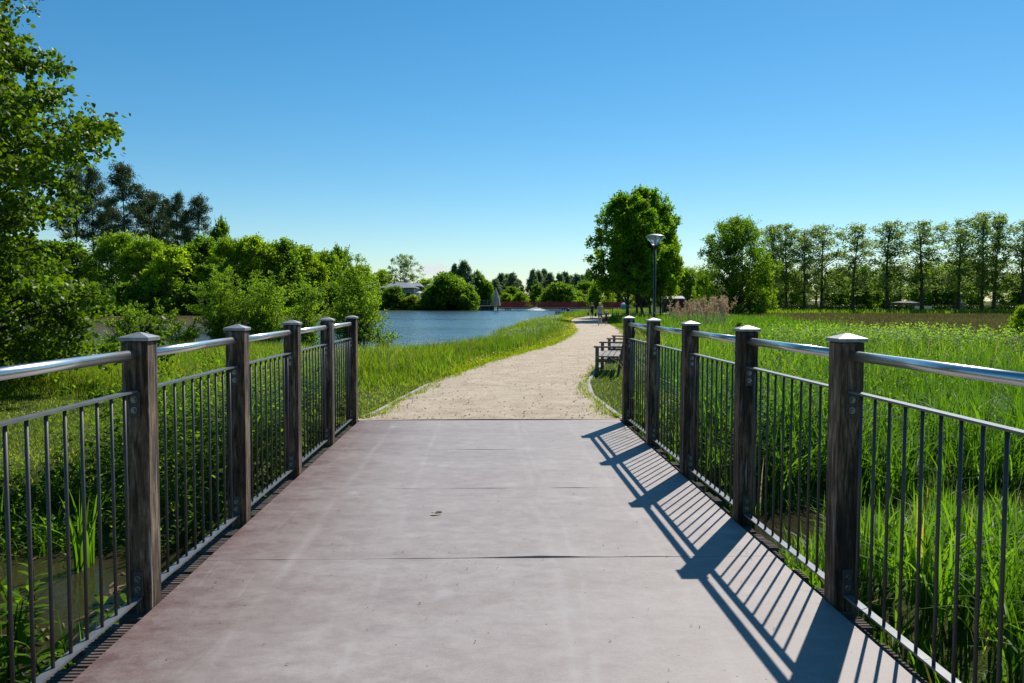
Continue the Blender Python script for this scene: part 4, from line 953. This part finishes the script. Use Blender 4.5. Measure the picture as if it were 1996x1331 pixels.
# ------------------------------------------------------------------ street furniture
def lamp_proto(x, y, hh, label):
    t = tag(empty('street_lamp', (x, y, H1(x, y) - .03)), label, 'street lamp', 'lamps along the path')
    MB().tube([(0, 0, 0), (0, 0, .9), (0, 0, hh - .52)], [.055, .048, .040], 14).build('pole', M['dark'], t, True)
    hd = MB().lathe([(.042, 0), (.075, .02), (.08, .06), (.062, .075)], (0, 0, hh - .55), 16).build('lamp_base', M['dark'], t, True)
    MB().lathe([(.082, 0), (.297, .275)], (0, 0, hh - .472), 24).build('lamp_glass', M['glass'], t, True)
    fr = MB()
    for k in range(4):
        a = k * math.pi / 2 + .55; fr.tube([(.085 * math.cos(a), .085 * math.sin(a), hh - .475), (.301 * math.cos(a), .301 * math.sin(a), hh - .195)], .007, 6)
    fr.build('frame', M['dark'], t)
    MB().tube([(0, 0, hh - .46), (0, 0, hh - .26)], .028, 8).build('bulb', M['white'], t, True)
    MB().lathe([(.318, 0), (.320, .012), (.24, .055), (.12, .082), (.02, .09)], (0, 0, hh - .192), 24).build('lamp_roof', M['cap'], t, True)
    return t
d = 26.3; x = at(1275, d)
lamp = lamp_proto(x, d, ztop(450, d) - H1(x, d) + .03, 'nearest lamp post with a clear cone lantern under a pale round lid')
def lamp_copy(px, d, ytop, label):
    x = at(px, d); c = lamp.copy(); col.objects.link(c); z = H1(x, d) - .03; c.location = (x, d, z); c['label'] = label
    hh = ztop(450, 26.3) - H1(at(1275, 26.3), 26.3) + .03; s = (ztop(ytop, d) - z) / hh; c.scale = (s, s, s)
    for ch in list(lamp.children): q_ = ch.copy(); col.objects.link(q_); q_.parent = c
lamp_copy(1194, 92, 549, 'lamp post whose lantern is hidden in the maple leaves, beside the walkers')
lamp_copy(1296, 150, 562, 'distant lamp post in front of the red shed wall')
lamp_copy(1350, 185, 567, 'farthest lamp, only its pale lid showing behind the shed roof')

def bench(x, y, ln, rz, label):
    t = tag(empty('park_bench', (x, y, H1(x, y) - .005), rz), label, 'bench', 'benches beside the path')
    # local: front towards -X, length along +Y
    Ry = lambda a: Matrix.Rotation(a, 3, 'Y')
    for yy in (.05, ln - .05):
        MB().box((.045, yy, .30), (.075, .075, .62), b=.005).build('leg', M['benchw'], t)
        MB().box((.565, yy, .44), (.060, .075, .96), Ry(.17), b=.005).build('leg', M['benchw'], t)
        MB().box((.27, yy, .632), (.60, .085, .035), b=.006).build('armrest', M['benchw'], t)
        MB().box((.28, yy, .34), (.42, .05, .07)).build('seat_support', M['benchw'], t)
    st = MB()
    for k in range(4): st.box((.075 + k * .125, ln / 2, .428), (.108, ln - .02, .03), b=.006)
    st.build('seat', M['benchs'], t)
    bk = MB()
    for k in range(4): bk.box((.555 + .055 * k * .55 + .0, ln / 2, .54 + k * .095), (.025, ln - .14, .075), Ry(.17), b=.004)
    bk.build('backrest', M['benchw'], t)
    return t
bench(2.31, 17.05, 1.95, -.205, 'nearer wooden park bench with armrests, facing the path')
bench(3.20, 21.15, 1.75, -.235, 'farther wooden park bench behind the nearer one')

# ------------------------------------------------------------------ people
dg_cache = []
def skin_mesh(name, verts, edges, rad, sub=1):
    me = bpy.data.meshes.new(name); me.from_pydata(verts, edges, []); o = bpy.data.objects.new(name + '_tmp', me); col.objects.link(o)
    s = o.modifiers.new('skin', 'SKIN'); s.use_smooth_shade = True
    b = o.modifiers.new('sub', 'SUBSURF'); b.levels = b.render_levels = sub
    for i, r_ in enumerate(rad):
        sv = me.skin_vertices[0].data[i]; sv.radius = r_ if isinstance(r_, tuple) else (r_, r_); sv.use_root = (i == 0)
    dg = bpy.context.evaluated_depsgraph_get(); dg.update()
    res = bpy.data.meshes.new_from_object(o.evaluated_get(dg)); res.name = name
    bpy.data.objects.remove(o); bpy.data.meshes.remove(me)
    return res
def person(x, y, Hh, rz, label, hair, longhair, clothes, arms=((.20, .0), (.20, .0)), stride=.16, female=True):
    k = Hh / 1.70; t = tag(empty('person', (x, y, float(zp(np.array(y))) + .028), rz), label, 'person')
    V, E, Rd = [], [], []
    def v(p, r_, par=None):
        V.append((p[0] * k, p[1] * k, p[2] * k)); Rd.append(tuple(q * k for q in r_) if isinstance(r_, tuple) else r_ * k)
        if par is not None: E.append((par, len(V) - 1))
        return len(V) - 1
    pel = v((0, 0, .92), (.135, .10)); wa = v((0, 0, 1.08), (.115, .085), pel); ch = v((0, 0, 1.26), (.135, .10), wa); sh = v((0, .01, 1.38), (.10, .075), ch)
    nk = v((0, 0, 1.46), .050, sh); h0 = v((0, -.012, 1.53), (.066, .075), nk); h1 = v((0, -.015, 1.61), (.073, .088), h0); h2 = v((0, -.005, 1.675), (.05, .06), h1)
    ns = v((0, -.108, 1.595), .012, h1)
    for s, sw in ((-1, 1), (1, -1)):
        hp = v((s * .085, 0, .86), .088, pel); kn = v((s * .095, -sw * stride * .55 - .02, .48), .055, hp); an_ = v((s * .095, -sw * stride * .9 + .03, .085), .036, kn)
        to = v((s * .105, -sw * stride * .9 - .13, .035), .032, an_)
    for s, (out, fw) in zip((-1, 1), arms):
        so_ = v((s * .175, .01, 1.375), .050, sh); el = v((s * (.20 + out * .25), .03 - fw * .3, 1.10), .038, so_); wr = v((s * (.20 + out * .5), -.04 - fw, .86), .026, el)
        pm = v((s * (.20 + out * .52), -.05 - fw, .79), (.034, .018), wr)
        for f in range(4):
            ln = (.062, .072, .068, .052)[f]; fx = (f - 1.5) * .019
            a_ = v((s * (.20 + out * .52), -.05 - fw + fx, .79 - .05 - ln * .4), .0085, pm); v((s * (.19 + out * .52), -.055 - fw + fx * .9, .79 - .05 - ln), .007, a_)
        th = v((s * (.185 + out * .52), -.085 - fw, .775), .010, pm); v((s * (.18 + out * .52), -.095 - fw, .735), .008, th)
    link('body', skin_mesh('body', V, E, Rd, 2), M['skin'], t)
    ey = MB()
    for s in (-1, 1): ey.lathe([(.004, 0), (.011, .005), (.011, .012), (.004, .018)], (s * .032 * k, -.098 * k, 1.612 * k), 8)
    ey.build('eyes', M['black'], t)
    hv = [(0, .02, 1.60), (0, .0, 1.665), (0, .045, 1.53)] + ([(0, .05, 1.44)] if longhair else [])
    hr = [(.082, .085), (.070, .078), (.070, .05)] + ([(.060, .035)] if longhair else [])
    link('hair', skin_mesh('hair', [tuple(q * k for q in p) for p in hv], [(0, 1), (0, 2)] + ([(2, 3)] if longhair else []), [tuple(q * k for q in p) for p in hr], 2), M[hair], t)
    for (nm, mt, vs_, es_, rs_) in clothes:
        link(nm, skin_mesh(nm, [tuple(q * k for q in p) for p in vs_], es_, [tuple(q * k for q in r_) if isinstance(r_, tuple) else r_ * k for r_ in rs_], 2), M[mt], t)
    return t
def top_c(mt, low=.93, nm='top'): return (nm, mt, [(0, 0, low), (0, 0, 1.08), (0, 0, 1.26), (0, .01, 1.385)], [(0, 1), (1, 2), (2, 3)], [(.15, .115), (.132, .10), (.150, .115), (.125, .088)])
def sleeve_c(mt): return ('sleeve', mt, [(-.235, .02, 1.24), (-.17, .01, 1.37), (.17, .01, 1.37), (.235, .02, 1.24)], [(0, 1), (1, 2), (2, 3)], [.062, .066, .066, .062])
def legs_c(nm, mt, low, st, r0=.105, r1=.075):
    f = (.86 - low) / (.86 - .48); kx = lambda sw: -sw * st * .55 * min(1, f) - .02 * min(1, f)
    return (nm, mt, [(0, 0, .95), (-.085, 0, .86), (-.093, kx(1), low), (.085, 0, .86), (.093, kx(-1), low)], [(0, 1), (1, 2), (0, 3), (3, 4)], [(.145, .112), r0, r1, r0, r1])
def shoes_c(mt, st): 
    vs_ = []; 
    for s, sw in ((-1, 1), (1, -1)): vs_ += [(s * .095, -sw * st * .9 + .045, .055), (s * .105, -sw * st * .9 - .145, .042)]
    return ('shoes', mt, vs_, [(0, 1), (2, 3)], [(.048, .05), (.046, .036)] * 2)
d1 = 56.6; d2 = 56.0; d3 = 75.5
w2 = person(at(1169.5, d1), d1, 1.62, -.15, 'blonde walker in a grey top and denim shorts beside the child', 'hairb', True,
            [top_c('greytop'), ('strap', 'pink', [(-.085, -.115, 1.12), (-.09, -.125, 1.28), (-.085, -.05, 1.41)], [(0, 1), (1, 2)], [.020, .022, .022]), legs_c('shorts', 'denim', .56, .2), shoes_c('black', .2)], ((.10, .0), (.16, .04)), .2)
person(at(1181.5, d2), d2, 1.10, -.1, 'small fair child in a dark printed shirt and dark shorts', 'hairb', False,
       [top_c('navy', .82, 'shirt'), sleeve_c('navy'), legs_c('shorts', 'navy', .42, .12, .115, .10), ('print', 'pink', [(-.05, -.105, 1.2), (.05, -.105, 1.2)], [(0, 1)], [.035, .035])], ((.12, .0), (.12, .02)), .12)
w1 = person(at(1153.5, d3), d3, 1.60, -.1, 'walker farther back in a dark sleeveless dress carrying a bag in each hand', 'hairk', False,
            [top_c('navy', .90), ('skirt', 'navy', [(0, 0, 1.02), (0, 0, .85), (0, 0, .72)], [(0, 1), (1, 2)], [(.15, .115), (.185, .15), (.205, .165)]), legs_c('leggings', 'black', .34, .12, .095, .062), shoes_c('black', .12)], ((.16, .0), (.16, .0)), .12)
def bag(px, d, z, m, w_, hh, label):
    x = at(px, d); t = tag(empty('bag', (x, d - .05, z)), label, 'bag')
    bm = MB().lathe([(.5, 0), (.95, .08), (1.0, .35), (.85, .75), (.45, 1.0)], (0, 0, 0), 12); bm.v = [(a * w_ / 2, b * w_ / 3.2, c * hh) for a, b, c in bm.v]
    bm.build('bag_body', M[m], t, True)
    MB().tube([(-w_ * .2, 0, hh * .95), (-w_ * .12, 0, hh * 1.35), (w_ * .12, 0, hh * 1.35), (w_ * .2, 0, hh * .95)], .012, 6).build('handle', M[m], t)
z3 = float(zp(np.array(d3)))
bag(1146.2, d3, z3 + .42, 'bluebag', .22, .26, 'blue bag in the dark-dressed walker\'s hand nearer the lake'); bag(1160.6, d3, z3 + .28, 'black', .24, .36, 'black bag in the dark-dressed walker\'s other hand')

# ------------------------------------------------------------------ far structures
d = 157.0
xa, xb = at(971, d), at(1218, d); zt = ztop(589, d); zd = ztop(600, d)
t = tag(empty('red_footbridge', (xa, d, WATER)), 'long low red railed footbridge across the far end of the lake', 'footbridge')
Lr = xb - xa
MB().box((Lr / 2, 1.2, zd - WATER - .08), (Lr, 2.6, .22)).build('deck', M['pier'], t)
for yy in (0, 2.4):
    fr = MB().box((Lr / 2, yy, zt - WATER), (Lr, .09, .08)).box((Lr / 2, yy, zd - WATER + .12), (Lr, .07, .08))
    n = int(Lr / .16)
    for k in range(n): fr.box(((k + .5) * Lr / n, yy, (zt + zd) / 2 - WATER + .05), (.075, .03, zt - zd - .18))
    for k in range(int(Lr / 2) + 1): fr.box((k * 2.0, yy - .03, (zt + zd) / 2 - WATER), (.10, .10, zt - zd + .06))
    fr.build('railing', M['red'], t)
for k in range(4):
    for j in range(3): MB().tube([(1.5 + k * 5.6 + j * .45, 1.0, -1.0), (1.5 + k * 5.6 + j * .45, 1.0, zd - WATER - .19)], .11, 8).build('pile', M['pier'], t)
xp0, xp1 = at(936, d - 4), at(971, d - 4); zf = ztop(597.0, d - 4)
t = tag(empty('timber_pier', (xp0, d - 5, WATER)), 'grey timber pier with a thin railing at the left end of the red footbridge', 'pier')
Lp = xp1 - xp0
MB().box((Lp / 2, 2, zf - WATER), (Lp, 5, .18)).build('deck', M['pier'], t)
MB().box((Lp * .42, 2.6, (zf - WATER) / 2 - .35), (Lp * .7, 3.2, zf - WATER + .5)).build('abutment', M['dark'], t)
for k in range(5): MB().tube([(.1 + k * (Lp - .2) / 4, -.2, -1.2), (.1 + k * (Lp - .2) / 4, -.2, zf - WATER - .09)], .13, 8).build('pile', M['pier'], t)
rl = MB().tube([(0, -.4, zf - WATER + 1.0), (Lp, -.4, zf - WATER + 1.0)], .03, 6).tube([(0, -.4, zf - WATER + .55), (Lp, -.4, zf - WATER + .55)], .02, 6)
for k in range(6): rl.tube([(k * Lp / 5, -.4, zf - WATER + .05), (k * Lp / 5, -.4, zf - WATER + 1.02)], .035, 6)
rl.build('railing', M['concrete'], t)
# wicker spire on the pier
xs = at(966.5, d - 2); z0 = zf + .09; hs_ = ztop(563, d - 2) - z0
t = tag(empty('wicker_spire', (xs, d - 2, z0)), 'tall pale wicker spire standing on the pier', 'sculpture')
mb = MB(); rng = np.random.default_rng(6)
for k in range(26):
    a = k * 6.283 / 26; r0 = .78 * (1 + rng.normal(0, .05)); mb.tube([(r0 * math.cos(a), r0 * math.sin(a), 0), (r0 * .78 * math.cos(a + .1), r0 * .78 * math.sin(a + .1), hs_ * .45), (.06 * math.cos(a), .06 * math.sin(a), hs_ * rng.uniform(.92, 1.02))], [.085, .07, .03], 5)
mb.build('stick_wall', M['wicker'], t); hb = MB()
for q_ in (.2, .5, .75): hb.lathe([(.80 * (1 - q_ * .8), 0), (.84 * (1 - q_ * .8), .05), (.80 * (1 - q_ * .85), .1)], (0, 0, hs_ * q_), 20)
hb.build('hoop', M['wicker'], t)
# fountain jet
xf = at(1045, 152); rng = np.random.default_rng(5); n = 2600
t = tag(empty('fountain', (xf, 152, WATER)), 'low white fountain splash on the lake in front of the red footbridge', 'fountain')
r_ = np.abs(rng.normal(0, .75, n)); a = rng.uniform(0, 6.283, n); zz = np.clip(.62 - r_ * .30, 0.02, 1) * rng.random(n) ** .5
P = np.stack([r_ * np.cos(a) * 1.3, r_ * np.sin(a), zz], 1)
link('spray', leaves('spray', P, rng.normal(0, 1, (n, 3)), rng.normal(0, 1, (n, 3)), rng.uniform(.06, .14, n), rng.uniform(.05, .12, n), rng.random(n), M['petal'], simple=True), None, t)
MB().lathe([(1.9, .005), (1.4, .10), (.9, .26), (.35, .42), (.05, .48)], (0, 0, 0), 18).build('foam_mound', M['foam'], t, True)
MB().tube([(0, 0, -.6), (0, 0, .1)], .15, 8).build('nozzle', M['dark'], t)
# small boat and a mooring pile
d = 112; x = at(1099, d)
t = tag(empty('rowing_boat', (x, d, WATER), .25), 'small pale blue boat moored at the grassy shore', 'boat')
hl = MB(); n = 9; sec = []
for i in range(n):
    u = -1 + 2 * i / (n - 1); wv = .52 * (1 - abs(u) ** 2.6) + .02
    for (fx, z) in ((-1, .42), (-.75, .05), (0, -.08), (.75, .05), (1, .42)): hl.v.append((u * 1.3, fx * wv, z + .10 * u * u))
for i in range(n - 1):
    for k in range(4): hl.f.append((i*5+k, i*5+k+1, i*5+k+6, i*5+k+5))
hl.build('hull', M['boat'], t, True); MB().box((.3, 0, .32), (.25, .9, .04)).box((-.5, 0, .32), (.25, .85, .04)).build('thwart', M['white'], t)
d = 128; x = at(1107, d)
t = tag(empty('mooring_post', (x, d, WATER - .8)), 'short dark mooring post in the water beside the boat', 'post')
MB().lathe([(.20, 0), (.20, 1.15), (.24, 1.2), (.24, 1.45), (.05, 1.52)], (0, 0, 0), 10).build('pile', M['dark'], t, True)

# house and outbuildings
def hip_house(name, px0, px1, d, depth, yeave, yridge, label, roofm, wallm, windows=3, over=.6, ridge=.25):
    xa, xb = at(px0, d), at(px1, d); zg = H1((xa + xb) / 2, d + depth / 2) - .05; ze, zr = ztop(yeave, d), ztop(yridge, d + depth * .4); Wd = xb - xa
    t = tag(empty(name, ((xa + xb) / 2, d + depth / 2, zg)), label, 'house'); ze -= zg; zr -= zg
    MB().box((0, 0, ze / 2), (Wd - 2 * over, depth - 2 * over, ze)).build('wall', M[wallm], t)
    r_ = MB(); hx, hy, rx = Wd / 2, depth / 2, Wd * ridge / 2
    r_.add([(-hx,-hy,ze),(hx,-hy,ze),(hx,hy,ze),(-hx,hy,ze),(-rx,0,zr),(rx,0,zr),(-hx,-hy,ze-.14),(hx,-hy,ze-.14),(hx,hy,ze-.14),(-hx,hy,ze-.14)],
           [(0,1,5,4),(1,2,5),(2,3,4,5),(3,0,4),(6,7,1,0),(7,8,2,1),(8,9,3,2),(9,6,0,3),(9,8,7,6)])
    ro = r_.build('roof', M[roofm], t)
    for k in range(windows):
        wx = (k + .5) / windows * (Wd - 2 * over) - (Wd - 2 * over) / 2
        f = MB().box((wx, -depth / 2 + over - .03, ze * .55), (1.1, .06, 1.2)).build('window', M['white'], t)
        MB().box((wx, -depth / 2 + over - .07, ze * .55), (.95, .03, 1.05)).build('pane', M['window'], f)
    return t, ze, zr
t, ze, zr = hip_house('house', 737, 812, 158, 7, 561.5, 551, 'grey hip-roofed house behind the bushes on the far shore', 'slate', 'cream', 3)
MB().lathe([(.34, 0), (.34, 1.0), (.40, 1.05), (.38, 1.35), (.08, 1.5)], (1.1, .9, zr - .7), 12).build('roof_vent', M['cap'], t, True)
MB().box((-.9, -.6, zr - .10), (.35, .3, .3)).build('chimney', M['dark'], t)
hip_house('house', 782, 822, 168, 7, 558.5, 552.5, 'second low grey roof tucked behind the first house', 'slate', 'cream', 2, ridge=.7)
hip_house('house', 831, 866, 170, 7, 556.5, 551.5, 'pale-roofed house half hidden by the island bush', 'cap', 'cream', 2, ridge=.6)
for i, (px, yy) in enumerate(((818, 568.5), (827, 567.5), (835, 565.5))):
    d = 160 + i; x = at(px, d); z0 = H1(x, d); hh = ztop(yy, d) - z0
    t = tag(empty('parasol', (x, d, z0)), ('white terrace parasol next to the house corner', 'middle white terrace parasol', 'white terrace parasol nearest the island bush')[i], 'parasol', 'white parasols on the terrace')
    MB().tube([(0, 0, 0), (0, 0, hh)], .04, 6).build('pole', M['dark'], t)
    MB().lathe([(.75, hh - .42), (.76, hh - .36), (.4, hh - .12), (.03, hh)], (0, 0, 0), 8).build('canopy', M['white'], t)
d = 128; xa, xb = at(1291, d), at(1334, d); Ws = xb - xa; zg = H1((xa + xb) / 2, d) - .3; zr = ztop(577.5, d) - zg; ze = ztop(582.5, d) - zg
t = tag(empty('shed', ((xa + xb) / 2, d, zg), -.12), 'dark red boarded shed with a pale flat roof', 'shed')
MB().box((0, 1.5, ze / 2), (Ws - .4, 3, ze)).build('wall', M['shedw'], t)
MB().add([(-Ws/2,-.35,ze),(Ws/2,-.35,ze),(Ws/2,3.3,zr),(-Ws/2,3.3,zr),(-Ws/2,-.35,ze+.12),(Ws/2,-.35,ze+.12),(Ws/2,3.3,zr+.12),(-Ws/2,3.3,zr+.12)],
         [(0,3,2,1),(4,5,6,7),(0,1,5,4),(1,2,6,5),(2,3,7,6),(3,0,4,7)]).build('roof', M['shedr'], t)
MB().box((-.5, -.02, 1.0), (.9, .06, 1.9)).build('door', M['dark'], t)
d = 140; x = at(1215.5, d); zg = H1(x, d)
t = tag(empty('recycling_bin', (x, d, zg)), 'teal bottle bank with a white lid behind the second lamp post', 'container')
MB().lathe([(.52, 0), (.56, .1), (.56, 1.0), (.50, 1.06)], (0, 0, 0), 12).build('bin_body', M['teal'], t, True)
MB().lathe([(.58, 1.06), (.58, 1.12), (.34, 1.42), (.05, 1.5)], (0, 0, 0), 12).build('lid', M['white'], t, True)
# meadow edge: hedge, low buildings, white board, lattice mast
def hedge(px0, px1, d, yt, label, seed):
    rng = np.random.default_rng(seed); xa, xb = at(px0, d), at(px1, d); zg = H1((xa + xb) / 2, d); hh = ztop(yt, d) - zg; n = int((xb - xa) * 150)
    P = np.stack([rng.uniform(0, xb - xa, n), rng.uniform(0, 1.2, n), hh * rng.random(n) ** .6 + rng.normal(0, .05, n)], 1)
    tag(link('hedge', leaves('hedge', P, rng.normal(0, 1, (n, 3)), rng.normal(0, 1, (n, 3)), rng.uniform(.2, .38, n), rng.uniform(.14, .24, n), rng.random(n) * .7, M['hedge'], simple=True), loc=(xa, d, zg)), label, 'hedge', 'clipped hedges beyond the meadow')
hedge(1508, 1690, 124, 593.5, 'dark clipped hedge left of the fifth row tree', 1); hedge(1738, 1784, 124, 594, 'short dark hedge left of the white board', 2)
hedge(1818, 1856, 124, 594, 'short dark hedge right of the white board', 3); hedge(1876, 2060, 124, 594, 'dark clipped hedge running out at the right edge', 4)
d = 123; xa, xb = at(1782, d), at(1816, d); zg = H1(xa, d)
t = tag(empty('white_board', ((xa + xb) / 2, d, zg)), 'low white board between the two short hedges', 'board')
MB().box((0, 0, ztop(597.5, d) - zg), (xb - xa, .06, .42)).build('panel', M['white'], t)
for s in (-1, 1): MB().box((s * (xb - xa) * .42, .06, .4), (.08, .06, .8)).build('leg', M['dark'], t)
for (p0, p1, dd, ye, yr, lb) in ((1756, 1792, 150, 588.5, 585.5, 'low grey allotment hut left of the white board'), (1848, 1882, 152, 588.5, 585, 'low grey allotment hut right of the white board')):
    hip_house('hut', p0, p1, dd, 4, ye, yr, lb, 'pier', 'pier', 2, over=.25, ridge=.6)['category'] if False else hip_house('hut', p0, p1, dd, 4, ye, yr, lb, 'pier', 'pier', 2, over=.25, ridge=.6)
for o in [o for o in col.objects if o.name.startswith('hut')]: o['category'] = 'hut'
d = 121; x = at(1873, d); zg = H1(x, d); hh = ztop(500, d) - zg
t = tag(empty('lattice_mast', (x, d, zg)), 'thin grey lattice mast among the row of trees on the right', 'mast')
mb = MB()
for sx in (-.45, .45):
    for sy in (-.45, .45): mb.tube([(sx, sy, 0), (sx * .75, sy * .75, hh)], .035, 5)
mb.build('pole', M['rail'], t); mb = MB()
for k in range(1, 12):
    z = hh * k / 12; w_ = .45 * (1 - .25 * k / 12)
    mb.tube([(-w_, -w_, z), (w_, -w_, z)], .02, 4); mb.tube([(-w_, w_, z), (w_, w_, z)], .02, 4)
mb.build('rung', M['rail'], t)
